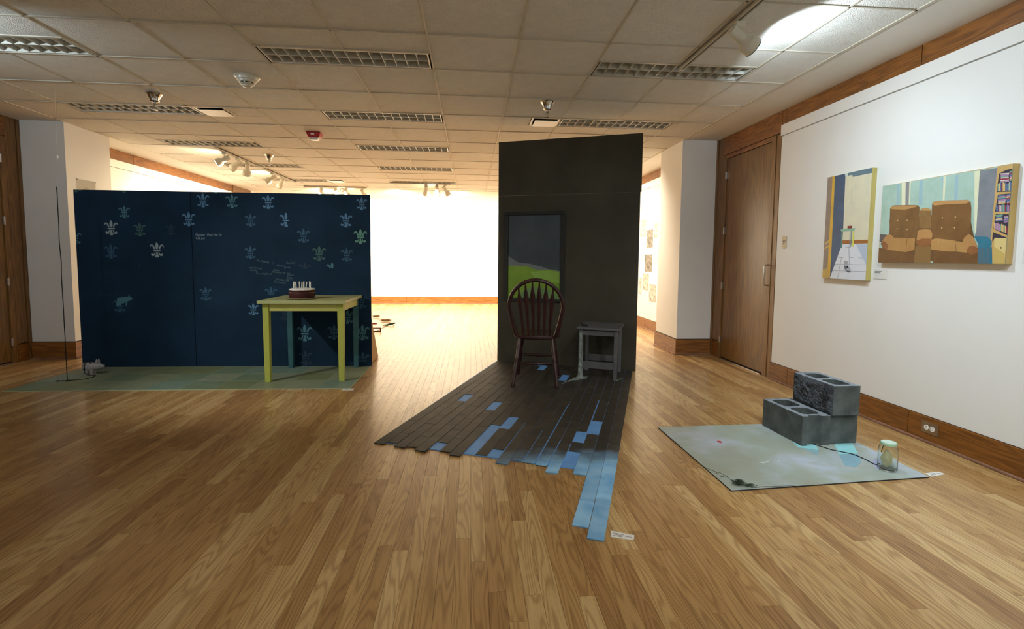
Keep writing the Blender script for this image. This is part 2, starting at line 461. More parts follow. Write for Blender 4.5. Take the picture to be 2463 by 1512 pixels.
dl = ['square air diffuser beside the second light of the left row', 'square air diffuser above the black panel, under the chrome sprinkler', 'small square air diffuser far off above the blue wall', 'square air diffuser far off behind the black panel']
d0 = None
for (dx, dr), lb in zip(DIFF, dl):
    loc = (GX+(dx+.25)*TS, GY+(dr+.25)*TS, CZ)
    d0 = diffuser(lb, loc) if d0 is None else (dup(d0, loc, 0, lb) and d0)
# linear slot vents in the far border
for xx, lb in ((-3.7, 'thin linear slot vent in the far ceiling border, left one'), (-1.37, 'thin linear slot vent in the far ceiling border, middle one')):
    g = G().box(-.25, .25, -.03, .03, -.006, 0); t = obj('slot_vent', g, M['bar'], None, loc=(xx, 11.55, CZ)); tag(t, lb, 'air vent', 'linear slot vents')
    obj('slot', G().box(-.24, .24, -.008, .008, -.0075, -.006), M['darkgap'], t)

# columns with oak base
def column(name, x0, x1, lab):
    c = struct(name, G().box(x0, x1, 5.97, 6.66, 0, CZ+.03), M['white'], lab, 'column')
    return c
colL = column('column_left', XL, -4.45, 'white square pier at the left, behind the hanging cord')
colR = column('column_right', 2.56, XR, 'white square pier at the right, beside the oak door')
for c_, xs, side in ((colL, (XL, -4.45), 1), (colR, (2.56, XR), -1)):
    xa, xb = xs
    obj('base_board', G().box(xa, xb+.014 if side > 0 else xb, 5.956, 5.97, 0, .19) if side > 0 else G().box(xa-.014, xb, 5.956, 5.97, 0, .19), M['trim_x'], c_)
    e = xb if side > 0 else xa
    obj('base_board', G().box(min(e, e+side*.014), max(e, e+side*.014), 5.97, 6.674, 0, .19), M['trim_y'], c_)
    obj('base_gap', G().box(xa-(.006 if side < 0 else 0), xb+(.006 if side > 0 else 0), 5.963, 6.66, .19, .196), M['darkgap'], c_)  # dark strip standing in for the shaded gap along the board top
    obj('shoe_moulding', G().tube([(xa if side > 0 else xa-.02, 5.95, .007), (xb+.02 if side > 0 else xb, 5.95, .007)], .008, 6), M['shoe'], c_, smooth=True)
    obj('shoe_moulding', G().tube([(e+side*.02, 5.95, .007), (e+side*.02, 6.67, .007)], .008, 6), M['shoe'], c_, smooth=True)

# side wall fittings: gallery panels, oak band above, base boards, doors
def wall_board(name, lab, face, back, y0, y1, cap=True):
    a, b = min(face, back), max(face, back)
    w = struct(name, G().box(a, b, y0, y1, .172, 2.375), M['panel_white'], lab, 'wall panel')
    obj('top_rail', G().box(a-(.006 if face < back else 0), b+(.006 if face > back else 0), y0, y1+(.012 if y1 < 6 else 0), 2.383, 2.485), M['panel_white'], w, bevel=.002)
    return w
pr = wall_board('wall_panel_right', 'long white gallery panel carrying the two paintings', 2.995, XR, YB+.01, 4.685)
pfr = wall_board('wall_panel_far_right', 'white gallery panel behind the right pier, covered in prints', 2.995, XR, 6.9, YF-.02)
pfl = wall_board('wall_panel_far_left', 'white gallery panel far left beyond the left pier', XL+.025, XL, 6.9, 10.87)
def trim_run(name, lab, xa, xb, ys, z0, z1, m, nm='board'):
    t = struct(name, G().box(xa if xa < 0 else xb-.004, xa+.004 if xa < 0 else xb, ys[0], ys[-1], z0, z1), M['darkgap'], lab, 'trim')
    for a, b in zip(ys[:-1], ys[1:]):
        obj(nm, G().box(xa, xb, a+.003, b-.003, z0, z1), m, t, bevel=.0015)
    return t
trim_run('trim_1', 'oak band between the right gallery panel and the ceiling', XR-.016, XR, [YB+.01, -1.2, 1.4, 3.206, 4.64, 4.70], 2.487, CZ-.001, M['trim_y'])
trim_run('trim_2', 'oak band above the far left gallery panel', XL, XL+.016, [6.68, 7.84, 9.55, 10.87], 2.487, CZ-.001, M['trim_y'])
trim_run('trim_3', 'oak band above the prints on the far right', XR-.016, XR, [6.68, 7.95, 9.7, 11.3, YF-.02], 2.487, CZ-.001, M['trim_y'])
trim_run('trim_4', 'oak panelling at the far end of the left wall', XL, XL+.03, [10.87, 11.72], 0.0, CZ-.001, M['frame'], 'veneer_panel')
def base_run(name, lab, xa, xb, ys):
    t = trim_run(name, lab, xa, xb, ys, 0, .168, M['trim_y'])
    e = xb+.006 if xa < 0 else xa-.006
    obj('shoe_moulding', G().tube([(e, ys[0], .008), (e, ys[-1], .008)], .0095, 6), M['shoe'], t, smooth=True)
    return t
base_run('baseboard_right', 'oak baseboard below the gallery panel on the right', XR-.038, XR, [YB+.01, -.6, 1.2, 3.1, 4.41, 4.70])
base_run('baseboard_far_right', 'oak baseboard below the prints on the far right', XR-.038, XR, [6.68, 8.3, 10.2, YF-.02])
base_run('baseboard_far_left', 'oak baseboard below the far left gallery panel', XL, XL+.038, [6.68, 8.6, 10.86])
t = struct('baseboard_far', G().box(XL, XR, YF-.006, YF, 0, .18), M['darkgap'], 'oak baseboard along the bright far wall', 'baseboard')
fx = [-4.89, -3.6, -1.63, -.02, 1.2, 2.97]
for a, b in zip(fx[:-1], fx[1:]): obj('board', G().box(a+.002, b-.002, YF-.02, YF-.005, 0, .18), M['trim_x'], t, bevel=.0015)
obj('shoe_moulding', G().tube([(-4.89, YF-.026, .008), (2.97, YF-.026, .008)], .009, 6), M['shoe'], t, smooth=True)

def door(name, lab, sx):
    """oak door in the side wall; sx = +1 right wall, -1 left wall (leaf seen from the room)"""
    X0 = XR if sx > 0 else XL
    def bx(g, d0, d1, y0, y1, z0, z1):
        a, b = X0-sx*d0, X0-sx*d1; return g.box(min(a, b), max(a, b), y0, y1, z0, z1)
    d = struct(name, bx(G(), 0, .004, 4.70, 5.97, 0, CZ-.001), M['darkgap'], lab, 'door')
    lf = obj('door_leaf', bx(G(), .004, .012, 4.847, 5.722, .022, 2.362), M['door'], d)
    obj('frame_jamb', bx(G(), .004, .026, 5.726, 5.79, 0, 2.41), M['frame'], d, bevel=.002)
    obj('frame_jamb', bx(G(), .004, .026, 4.772, 4.843, 0, 2.41), M['frame'], d, bevel=.002)
    obj('frame_head', bx(G(), .004, .025, 4.772, 5.79, 2.366, 2.411), M['trim_y'], d, bevel=.002)
    obj('transom_panel', bx(G(), .004, .02, 4.70, 5.80, 2.42, CZ-.002), M['trim_y'], d, bevel=.002)
    obj('side_panel', bx(G(), .004, .022, 5.796, 5.925, .2, CZ-.002), M['frame'], d, bevel=.002)
    obj('side_panel', bx(G(), .004, .03, 5.93, 5.969, .0, CZ-.002), M['frame'], d, bevel=.002)
    obj('base_board', bx(G(), .004, .024, 5.796, 5.925, 0, .19), M['trim_y'], d, bevel=.002)
    if sx > 0: obj('frame_edge', bx(G(), .004, .02, 4.702, 4.77, 0, 2.41), M['frame'], d, bevel=.002)
    else: obj('frame_edge', bx(G(), .004, .02, 3.2, 4.77, 0, CZ-.002), M['frame'], d, bevel=.002)
    obj('threshold', bx(G(), .004, .04, 4.85, 5.72, 0, .012), M['steel'], d, bevel=.003)
    for z in (.232, .88, 1.525, 2.173):
        bar_ = G(); 
        bar_.tube([(X0-sx*.03, 5.724, z-.042), (X0-sx*.03, 5.724, z+.042)], .009, 10)
        bx(bar_, .012, .03, 5.712, 5.736, z-.04, z+.04)
        obj('hinge', bar_, M['steel'], d, smooth=True)
    return d
dR = door('door_2', 'tall oak veneer door with chrome pull in the right wall', 1)
dL = door('door_1', 'dark oak door at the left picture edge', -1)
hx = XR-.012
pts = [(hx, 4.815, .935), (hx-.04, 4.815, .935)]
pts = [(hx, 4.81, .93)]+[(hx-.035-.02*math.sin(a), 4.81, .95-.02*math.cos(a)) for a in (0, .5, 1.0, 1.57)]+[(hx-.035-.02*math.sin(a), 4.81, 1.115+.02*math.cos(a)) for a in (1.57, 1.0, .5, 0)]+[(hx, 4.81, 1.135)]
obj('door_handle', G().tube(pts, .0075, 10), M['chrome'], dR, smooth=True)
sg = tag(obj('door_sign', G().lathe([(.034, 0), (.036, .002), (.034, .005)], 24, axis=(-1, 0, 0)), mat('cream_disc', (238, 222, 170), .4), None, loc=(hx, 4.757+.035, 1.425)), 'round cream number disc on the oak door', 'sign')

# ------------------------------------------------------------------ track lighting
def head(label, loc, aim, drop=.075, group='track light heads', lit=False):
    """track head: adapter, stem, cylinder back flaring to a bell; loc is on the track underside"""
    t = thing('track_light_head', label, 'spotlight', loc, 0, group)
    obj('adapter', G().box(-.03, .03, -.017, .017, -.03, 0), M['white_enamel'], t, bevel=.004)
    obj('stem', G().tube([(0, 0, -.028), (0, 0, -drop)], .007, 8), M['white_enamel'], t, smooth=True)
    a = Vector(aim).normalized(); c = Vector((0, 0, -drop-.03))
    obj('lamp_housing', G().lathe([(.030, -.07), (.034, -.066), (.034, .02), (.036, .028), (.055, .055), (.058, .06), (.058, .115), (.055, .115), (.052, .06), (.02, .03)], 22, c=c, axis=a, cap=True), M['white_enamel'], t, smooth=True)
    obj('rim_gasket', G().lathe([(.0585, .112), (.0592, .1135), (.0585, .116)], 22, c=c, axis=a, cap=False), M['black'], t, smooth=True)
    obj('lamp_lens', G().lathe([(.001, .088), (.052, .09), (.052, .094), (.001, .1)], 22, c=c, axis=a, cap=False), M['lamp_on' if lit else 'lens'], t, smooth=True)
    return t
k_ = NT('lamp_face_lit'); k_.b.inputs['Emission Color'].default_value = (1, .93, .8, 1); k_.b.inputs['Emission Strength'].default_value = 9.0; M['lamp_on'] = k_.m
def track(label, p0, p1):
    d = Vector(p1)-Vector(p0); L = d.length; rz = math.atan2(d.y, d.x)
    t = thing('lighting_track', label, 'light track', p0, rz, 'ceiling lighting tracks')
    z0 = -.027
    g = G().box(0, L, -.018, -.007, z0, -.006).box(0, L, .007, .018, z0, -.006).box(0, L, -.018, .018, -.012, -.006)
    obj('track_rail', g, M['bar'], t)
    obj('track_slot', G().box(.005, L-.005, -.0068, .0068, -.0128, -.0122), M['darkgap'], t)
    obj('end_cap', G().box(-.012, 0, -.02, .02, z0-.001, -.006), M['white_enamel'], t, bevel=.002)
    obj('end_cap', G().box(L, L+.012, -.02, .02, z0-.001, -.006), M['white_enamel'], t, bevel=.002)
    return t
track('white lighting track running out of the frame at top right', (1.605, 1.75, CZ), (1.575, 3.74, CZ))
track('white lighting track over the left gallery wall, nearer of two', (-3.40, 7.10, CZ), (-3.40, 8.32, CZ))
track('white lighting track over the left gallery wall, farther of two', (-3.40, 8.68, CZ), (-3.40, 10.1, CZ))
track('white lighting track across the far end, above the blue wall', (-3.42, 10.72, CZ), (-2.16, 10.72, CZ))
track('white lighting track across the far end, left of the black panel', (-1.56, 9.95, CZ), (-.39, 9.95, CZ))
TZ = CZ-.027
head('large white track spotlight at top right aimed at the gallery wall', (1.60, 2.97, TZ), (.88, .16, -.47), .055)
head('glowing white track spotlight, leftmost over the left gallery wall', (-3.40, 7.32, TZ), (-.72, -.35, -.48), .07, lit=True)
head('white track spotlight, second from the left on the left tracks', (-3.40, 7.72, TZ), (-.8, .1, -.5), .06)
head('white track spotlight, third from the left on the left tracks', (-3.40, 8.03, TZ), (-.3, .5, -.75), .06)
head('white track spotlight, nearer one on the farther left track', (-3.40, 9.0, TZ), (-.8, -.12, -.5), .06, lit=True)
head('white track spotlight, farther one on the farther left track', (-3.40, 9.42, TZ), (-.5, .4, -.7), .06)
for x, lb in ((-3.08, 'leftmost'), (-2.79, 'second'), (-2.58, 'third'), (-2.24, 'rightmost')):
    head('small far track spotlight just above the blue wall top, %s of four' % lb, (x, 10.72, TZ), (.15*(1 if x > -2.7 else -1), .7, -.6), .06)
for x, ax, lb in ((-.87, -.05, 'left'), (-.66, .03, 'middle'), (-.50, .5, 'right')):
    head('small far track spotlight in the gap beside the black panel, %s of three' % lb, (x, 9.95, TZ), (ax, .55, -.8), .07)

# sprinklers, smoke detector, fire alarm
def sprinkler(label, loc):
    t = thing('fire_sprinkler', label, 'sprinkler', loc, 0, 'chrome ceiling sprinklers')
    obj('escutcheon', G().lathe([(.062, 0), (.064, -.004), (.058, -.01), (.037, -.06), (.037, -.066), (.029, -.076), (.012, -.08)], 20), M['chrome'], t, smooth=True)
    obj('sprinkler_body', G().lathe([(.011, -.07), (.011, -.085), (.015, -.09), (.015, -.1), (.008, -.105), (.004, -.112)], 14), M['chrome'], t, smooth=True)
    g = G()
    for s in (-1, 1): g.tube([(s*.01, 0, -.098), (s*.017, 0, -.112), (s*.015, 0, -.128), (0, 0, -.14)], .0028, 6)
    obj('yoke_arm', g, M['chrome'], t, smooth=True)
    obj('deflector', G().lathe([(.003, -.138), (.02, -.142), (.021, -.145), (.004, -.146)], 16), M['steel'], t, smooth=True)
    return t
s0 = sprinkler('chrome sprinkler in front of the second left strip light', (-2.844, 4.864, CZ))
for loc, lb in (((.705, 4.70, CZ), 'chrome sprinkler above the tall black panel'), ((-2.89, 7.55, CZ), 'chrome sprinkler right of the far left track spotlights'), ((-2.72, 11.0, CZ), 'tiny far chrome sprinkler above the blue wall')):
    dup(s0, loc, .6, lb)
t = thing('smoke_detector', 'white round smoke detector on the ceiling left of centre', 'smoke detector', (-1.815, 4.33, CZ))
obj('detector_base', G().lathe([(.094, 0), (.096, -.006), (.09, -.012), (.08, -.013), (.076, -.03), (.066, -.032), (.062, -.046), (.054, -.05)], 32), M['white_enamel'], t, smooth=True)
obj('vent_slot', G().lathe([(.050, -.05), (.05, -.057)], 32), M['darkgap'], t, smooth=True)
obj('detector_cap', G().lathe([(.053, -.057), (.054, -.062), (.04, -.068), (.036, -.08), (.018, -.086)], 32), M['white_enamel'], t, smooth=True)
g = G()
for k in range(8):
    a = 2*PI*k/8; g.box(.047, .053, -.006, .006, -.06, -.048, tf=lambda p, a=a: (p[0]*math.cos(a)-p[1]*math.sin(a), p[0]*math.sin(a)+p[1]*math.cos(a), p[2]))
obj('vent_rib', g, M['white_enamel'], t)
t = thing('fire_alarm', 'red ceiling fire alarm box with a clear strobe below', 'fire alarm', (-1.835, 6.15, CZ))
obj('alarm_body', G().prism([(-.085, 0), (.085, 0), (.07, -.062), (-.055, -.062)], -.06, .06, tf=lambda p: (p[0], p[2], p[1])), M['red'], t, bevel=.008)
obj('strobe_lens', G().prism([(-.05, -.06), (.055, -.06), (.046, -.088), (-.042, -.088)], -.04, .04, tf=lambda p: (p[0], p[2], p[1])), M['lens'], t, bevel=.006)
obj('white_plate', G().box(-.024, .016, -.0615, -.059, -.036, -.018), M['lens'], t)

# ------------------------------------------------------------------ blue stencilled wall with painted tile floor
def paint(name, c, rough=.7, c2=None, sc=6): return mat(name, c, rough, c2, sc)
M['blue'] = mat('midnight_blue_paint', (27, 51, 74), .75, (21, 41, 58), 2.2, spec=.12)
M['blue2'] = mat('midnight_blue_paint_right', (28, 53, 76), .75, (21, 40, 57), 2.0, spec=.12)
M['raw_ply'] = mat('raw_plywood', (196, 158, 104), .7, (176, 138, 88), 5)
BY = 5.45
bw = thing('blue_wall', 'low freestanding midnight blue wall stencilled with faded fleurs-de-lis', 'wall', (-2.55, BY, 0))
sh = shift((-2.55, BY, 0))
def slope(p):  # the wall stands very slightly turned
    return Vector((p[0], p[1]-(p[0]+2.55)*.018, p[2]))-Vector((-2.55, BY, 0))
obj('panel_board', G().box(-4.025, -2.886, BY, BY+.018, .006, 1.832, tf=slope), M['blue'], bw)
obj('panel_board', G().box(-2.880, -1.062, BY, BY+.018, .006, 1.832, tf=slope), M['blue2'], bw)
obj('seam_strip', G().box(-2.888, -2.878, BY+.006, BY+.012, .006, 1.832, tf=slope), M['darkgap'], bw)
for x in (-3.95, -2.9, -1.85, -1.12):
    obj('back_stud', G().box(x, x+.04, BY+.018, BY+.055, .006, 1.82, tf=slope), M['raw_ply'], bw)
    obj('back_brace', G().prism([(BY+.055, .006), (BY+.52, .006), (BY+.50, .03), (BY+.055, .62)], x+.004, x+.034, tf=lambda p: slope((p[2], p[0], p[1]))), M['raw_ply'], bw)
# stencilled motifs, a coat of paint thick
PC = [(-.0, .62), (.05, .54), (.1, .42), (.115, .3), (.09, .16), (.07, .07), (-.07, .07), (-.09, .16), (-.115, .3), (-.1, .42), (-.05, .54)]
PR = [(.13, .07), (.15, .2), (.21, .33), (.29, .41), (.38, .43), (.46, .38), (.5, .27), (.485, .2), (.44, .28), (.38, .31), (.32, .28), (.27, .2), (.23, .07)]
PB = [(-.25, .01), (.25, .01), (.26, -.03), (.25, -.09), (-.25, -.09), (-.26, -.03)]
PD = [(-.045, -.14), (.045, -.14), (.075, -.34), (.15, -.49), (.08, -.56), (-.08, -.56), (-.15, -.49), (-.075, -.34)]
PE = [(.1, -.14), (.16, -.15), (.2, -.28), (.27, -.33), (.32, -.27), (.4, -.28), (.43, -.36), (.38, -.44), (.28, -.46), (.19, -.42), (.13, -.3)]
mir = lambda P: [(-x, y) for x, y in P]
PIECE = {'c': PC, 'r': PR, 'l': mir(PR), 'b': PB, 'd': PD, 'e': PE, 'f': mir(PE)}
FM = {n: mat('stencil_'+n, c, .7, c2, 40) for n, c, c2 in (
    ('pale', (156, 172, 176), (134, 150, 158)), ('blue', (92, 136, 172), (76, 118, 152)), ('teal', (78, 128, 138), (66, 112, 126)), ('dim', (50, 90, 116), (40, 78, 104)),
    ('faint', (30, 54, 74), (26, 48, 66)), ('green', (106, 160, 138), (88, 138, 122)), ('moss', (66, 102, 94), (52, 84, 84)))}
FL = [(299, 510, 28, 'teal', ''), (267.5, 548, 34, 'pale', ''), (336.5, 552, 31, 'moss', ''), (454, 527, 33, 'blue', ''), (180, 572, 32, 'teal', 'crdbe'), (267, 605, 32, 'dim', ''),
      (377.5, 601, 35, 'pale', ''), (411, 553, 26, 'faint', ''), (488, 482, 33, 'blue', ''), (558, 484, 32, 'teal', ''), (645, 486, 32, 'blue', ''), (870, 490, 29, 'blue', ''),
      (602.5, 530, 29, 'dim', ''), (688, 529, 33, 'blue', 'clbdf'), (832, 530, 33, 'blue', ''), (730, 567, 33, 'dim', ''), (867, 569, 35, 'green', ''), (602.5, 608, 30, 'dim', ''),
      (768, 610, 36, 'moss', ''), (834, 613, 32, 'dim', ''), (733, 648, 32, 'faint', 'clr'), (799, 647, 31, 'teal', 'cl'), (495, 707, 32, 'dim', ''), (652, 706, 32, 'dim', 'clrb'),
      (609.5, 744, 29, 'blue', ''), (868.5, 726, 33, 'dim', ''), (836, 762, 34, 'teal', ''), (733, 801, 40, 'teal', ''), (804, 799, 36, 'dim', ''), (872, 800, 38, 'teal', ''),
      (735, 861, 36, 'faint', ''), (873, 866, 38, 'dim', 'clrb'), (686, 756, 30, 'faint', ''), (288, 735, 32, 'dim', 'lbdef'), (335, 641, 14, 'faint', 'c'), (657, 636, 16, 'faint', 'c')]
FL += [(182, 447, 30, 'moss', 'de'), (298, 448, 30, 'moss', 'd'), (519, 450, 30, 'teal', 'd'), (760, 450, 30, 'green', 'd'), (829, 452, 30, 'green', 'd'), (600, 447, 28, 'faint', 'd')]
def wall_pt(px, py):
    P = on_y(px, py, BY)
    for _ in range(4): P = on_y(px, py, BY-(P[0]+2.55)*.018)
    return P
for i, (px, py, hpx, m, part) in enumerate(FL):
    P = wall_pt(px, py); s = hpx/1199*5.45/1.18
    g = G()
    for c in (part or 'crlbdef'):
        pts = []
        for x, y in PIECE[c]:
            X, Z = P[0]+x*s*1.03, P[2]+y*s
            pts.append((min(max(X, -4.024), -1.063), min(Z, 1.831)))
        if max(p[0] for p in pts)-min(p[0] for p in pts) > .002 and max(p[1] for p in pts)-min(p[1] for p in pts) > .002:
            g.prism(pts, 0, .0006, tf=lambda p: slope((p[0], BY-p[2], p[1])))
    obj('fleur_motif', g, FM[m], bw)
# a stencilled pig growing out of one motif
pgp = [(876, 755), (880, 680), (890, 615), (925, 600), (1000, 590), (1020, 583), (1085, 590), (1102, 583), (1106, 540), (1128, 570), (1190, 620), (1150, 650), (1090, 672), (1072, 765), (1055, 765), (1055, 695), (980, 715), (955, 755)]
pts = [wall_pt(170+x/7.957, 640+y/7.957) for x, y in pgp]
obj('pig_motif', G().prism([(p[0], p[2]) for p in pts], 0, .0008, tf=lambda p: slope((p[0], BY-p[2], p[1]))), FM['teal'], bw)
# handwriting
def text_mesh(name, s, size, m, parent, fn, shear=.25, thin=0.0):
    cu = bpy.data.curves.new(name, 'FONT'); cu.body = s; cu.size = size; cu.shear = shear; cu.offset = thin; cu.resolution_u = 2
    o = bpy.data.objects.new(name+'_tmp', cu); COL.objects.link(o)
    dg = bpy.context.evaluated_depsgraph_get(); me = bpy.data.meshes.new_from_object(o.evaluated_get(dg))
    bpy.data.objects.remove(o)
    for v in me.vertices: v.co = Vector(fn(v.co))
    me.update(); me.name = name
    while me.materials: me.materials.pop()
    return put(name, me, m, parent)
M['chalk'] = mat('chalk', (150, 168, 176), .9); M['chalk2'] = mat('faint_chalk', (92, 118, 126), .9); M['chalk3'] = mat('ghost_chalk', (38, 56, 74), .9)
def note(px, py, s, hpx, m, rot=0.0, w=1.0):
    P = wall_pt(px, py); size = hpx/1199*5.45*1.35
    c, s_ = math.cos(rot), math.sin(rot)
    text_mesh('handwritten_note', s, size, m, bw, lambda v: slope((P[0]+w*(v.x*c-v.y*s_), BY-.0012, P[2]+v.x*s_+v.y*c)))
note(470, 567, 'Plumber  Wed Mar 24', 6, M['chalk'], 0, .78); note(470, 575, "4:30 pm", 6, M['chalk'], 0, .78)
for px, py, s, rot in ((618, 628, 'Mr. Canning', -.12), (600, 645, 'post Frances', -.06), (601, 651, '1st Aug', -.03), (615, 659, 'Cat, pumpkin tin', -.03), (665, 640, 'Hot box', -.06), (688, 634, 'Dew Hall', 0),
                       (684, 645, 'Jewell', 0), (657, 651, 'please', -.02), (653, 655, 'remember Mr. Tim', -.08), (690, 663, 'Award', -.03), (689, 669, 'Bridge', -.06), (688, 673, 'not 9.2', -.06),
                       (662, 673, 'Thursdays you', -.08), (658, 678, 'the whiskers', -.14)):
    note(px, py, s, 5, M['chalk2'], rot, .8)
note(192, 713, ', a t e   W a L U', 9, M['chalk3'], .04, 1.0)

# painted tile floor
tf_ = thing('painted_tile_floor', 'thin grey green painted tile board on the floor before the blue wall', 'floor board', (-2.5, 4.98, 0))
sh = shift((-2.5, 4.98, 0))
M['grout'] = mat('pale_grout', (168, 176, 142), .7)
TM = [mat('painted_tile_%d' % i, c, .45, c2, 5, (1, 2, 1)) for i, (c, c2) in enumerate((((124, 142, 118), (110, 126, 98)), ((138, 148, 120), (126, 132, 98)), ((112, 136, 124), (130, 146, 126)), ((128, 134, 92), (114, 126, 96)), ((142, 148, 120), (128, 140, 116))))]
def skew(p):
    x, y, z = p; return Vector((x, y-(x+2.5)*.012, z))-Vector((-2.5, 4.98, 0))
obj('tile_base', G().box(-3.985, -1.068, 4.512, 5.47, .0005, .0055, tf=skew), M['grout'], tf_)
xs = [-3.982]+[-3.74+.296*k for k in range(9)]+[-1.071]
ys = [4.516, 4.82, 5.115, 5.44]
for j in range(3):
    o_ = (0, .012, -.02)[j]
    for i in range(len(xs)-1):
        a = xs[i]+(o_ if i else 0); b = xs[i+1]+(o_ if i < len(xs)-2 else 0)
        obj('painted_tile', G().box(a+.003, b-.003, ys[j]+.003, ys[j+1]-.003, .005, .0065, tf=skew), TM[(i*3+j*2+(i*j) % 3) % 5], tf_)

# table
M['yel'] = mat('yellow_green_paint', (198, 196, 110), .5, (182, 186, 100), 7, (1, 1, .4))
M['yel_top'] = mat('olive_yellow_paint', (180, 182, 126), .5, (164, 172, 118), 5)
M['yel2'] = mat('lime_paint', (186, 190, 88), .5, (166, 176, 78), 6, (1, 1, .4))
M['tealleg'] = mat('dark_teal_paint', (58, 104, 108), .5, (40, 80, 92), 5)
tb = thing('table', 'square yellow green painted table standing against the blue wall', 'table', (-1.545, 5.055, .0065))
def tbox(nm, x0, x1, y0, y1, z0, z1, m, bv=.003): return obj(nm, G().box(x0+1.545, x1+1.545, y0-5.055, y1-5.055, z0, z1), m, tb, bevel=bv)
tbox('table_top', -1.938, -1.152, 4.69, 5.415, .737, .765, M['yel_top'])
tbox('apron', -1.85, -1.235, 4.742, 4.762, .665, .737, M['yel']); tbox('apron', -1.85, -1.235, 5.35, 5.37, .665, .737, M['yel'])
tbox('apron', -1.205, -1.185, 4.79, 5.345, .665, .737, M['yel']); tbox('apron', -1.90, -1.88, 4.79, 5.345, .665, .737, M['yel'])
for x0, y0, m in ((-1.907, 4.734, 'yel2'), (-1.236, 4.734, 'yel2'), (-1.907, 5.338, 'tealleg'), (-1.236, 5.338, 'tealleg')):
    a = G(); e = .004
    xc, yc = x0+.027+1.545, y0+.027-5.055
    a.add([(xc+sx*(.023), yc+sy*.023, 0) for sx, sy in ((-1, -1), (1, -1), (1, 1), (-1, 1))]+[(xc+sx*.0285, yc+sy*.0285, .737) for sx, sy in ((-1, -1), (1, -1), (1, 1), (-1, 1))],
          [(3, 2, 1, 0), (4, 5, 6, 7)]+[(i, (i+1) % 4, 4+(i+1) % 4, 4+i) for i in range(4)])
    lg = obj('leg', a, M[m], tb, bevel=.003)
    if m == 'tealleg': lg['label'] = 'dark teal painted back leg'

# cake on its plate
zt = .7715
t = tag(obj('cake_plate', G().lathe([(.10, 0), (.105, .002), (.142, .008), (.144, .0095), (.14, .0103), (.118, .0092), (.001, .0092)], 40, cap=False), mat('cream_plate', (196, 190, 150), .35), None, smooth=True, loc=(-1.612, 4.925, zt)), 'cream plate with a raised rim under the cake', 'plate')
ck = thing('cake', 'round chocolate layer cake with white icing and candles', 'cake', (-1.612, 4.925, zt+.0098))
M['choc'] = mat('chocolate_sponge', (74, 26, 24), .8, (54, 18, 18), 14, bump=.5, bscale=60)
M['icing'] = mat('white_icing', (236, 236, 230), .4); M['cream'] = mat('cream_filling', (176, 140, 110), .6)
def wob(prof, amp, seed):
    g = G().lathe(prof, 40)
    g.v = [(x*(1+amp*mnoise.noise(Vector((x*18+seed, y*18, z*26)))), y*(1+amp*mnoise.noise(Vector((x*18+seed, y*18, z*26)))), z+.25*amp*mnoise.noise(Vector((x*20, y*20, seed)))*.12) for x, y, z in g.v]
    return g
obj('cake_layer', wob([(.108, 0), (.114, .006), (.117, .025), (.119, .042), (.114, .052), (.001, .053)], .03, 1), M['choc'], ck, smooth=True)
obj('filling', wob([(.001, .05), (.112, .0505), (.114, .053), (.112, .0565), (.001, .057)], .03, 4), M['cream'], ck, smooth=True)
obj('cake_layer', wob([(.108, .056), (.117, .06), (.119, .072), (.112, .079), (.001, .08)], .04, 2), M['choc'], ck, smooth=True)
obj('icing', wob([(.001, .077), (.10, .0765), (.116, .0775), (.117, .085), (.106, .091), (.08, .093), (.001, .094)], .09, 3), M['icing'], ck, smooth=True)
cm = mesh_of('candle', G().tube([(0, 0, 0), (.0005, 0, .068)], [.0048, .0042], 8), True); cm.materials.append(mat('white_candle', (238, 238, 230), .4))
wm = mesh_of('wick', G().tube([(0, 0, .068), (.001, .001, .074)], .0009, 5)); wm.materials.append(M['black'])
for x, y, tx in ((-.062, -.05, .03), (-.054, -.04, -.1), (-.028, -.075, -.05), (-.012, -.03, 0), (-.005, -.05, -.06), (.018, -.06, .03), (.027, -.05, .04), (.05, -.045, .14), (.087, -.03, .02), (-.075, .02, 0), (.0, .06, 0), (.055, .05, 0), (-.04, .055, 0)):
    c = put('candle', cm, None, ck, (x, y, .089), (0, tx, 0)); put('wick', wm, None, c)

# pig on a string
M['pigm'] = mat('pale_grey_ceramic', (168, 162, 160), .45, (150, 144, 146), 20)
M['cord'] = mat('dark_cord', (20, 18, 24), .8)
pg = thing('pig_figurine', 'small pale grey pig figure tied with a dark cord', 'figurine', (-3.69, 5.14, .0065), .12)
g = G()
def blob(prof, n=18):
    vs = []; fs = []
    for (x, zc, ry, rz_) in prof:
        vs += [(x, ry*math.cos(2*PI*k/n), zc+rz_*math.sin(2*PI*k/n)) for k in range(n)]
    m = len(prof)
    for i in range(m-1): fs += [(i*n+k, i*n+(k+1) % n, (i+1)*n+(k+1) % n, (i+1)*n+k) for k in range(n)]
    fs += [tuple(range(n))[::-1], tuple((m-1)*n+k for k in range(n))]
    return G().add(vs, fs)
g = blob([(-.078, .078, .012, .014), (-.072, .078, .034, .036), (-.055, .077, .043, .045), (-.02, .076, .045, .046), (.015, .077, .042, .041), (.035, .08, .034, .034), (.055, .081, .032, .032), (.072, .079, .025, .025), (.083, .077, .017, .017), (.098, .076, .015, .015), (.103, .076, .014, .014), (.104, .076, .009, .009)])
for x, y in ((-.045, -.022), (-.045, .022), (.005, -.022), (.005, .022)):
    g.tube([(x, y, .0), (x, y, .012), (x, y, .055)], [.0155, .014, .018], 12)
obj('pig_body', g, M['pigm'], pg, smooth=True)
for s in (-1, 1): obj('ear', G().tube([(.045, s*.016, .105), (.047, s*.02, .13), (.05, s*.018, .152)], [.013, .0115, .003], 8, flat=.55), M['pigm'], pg, smooth=True)
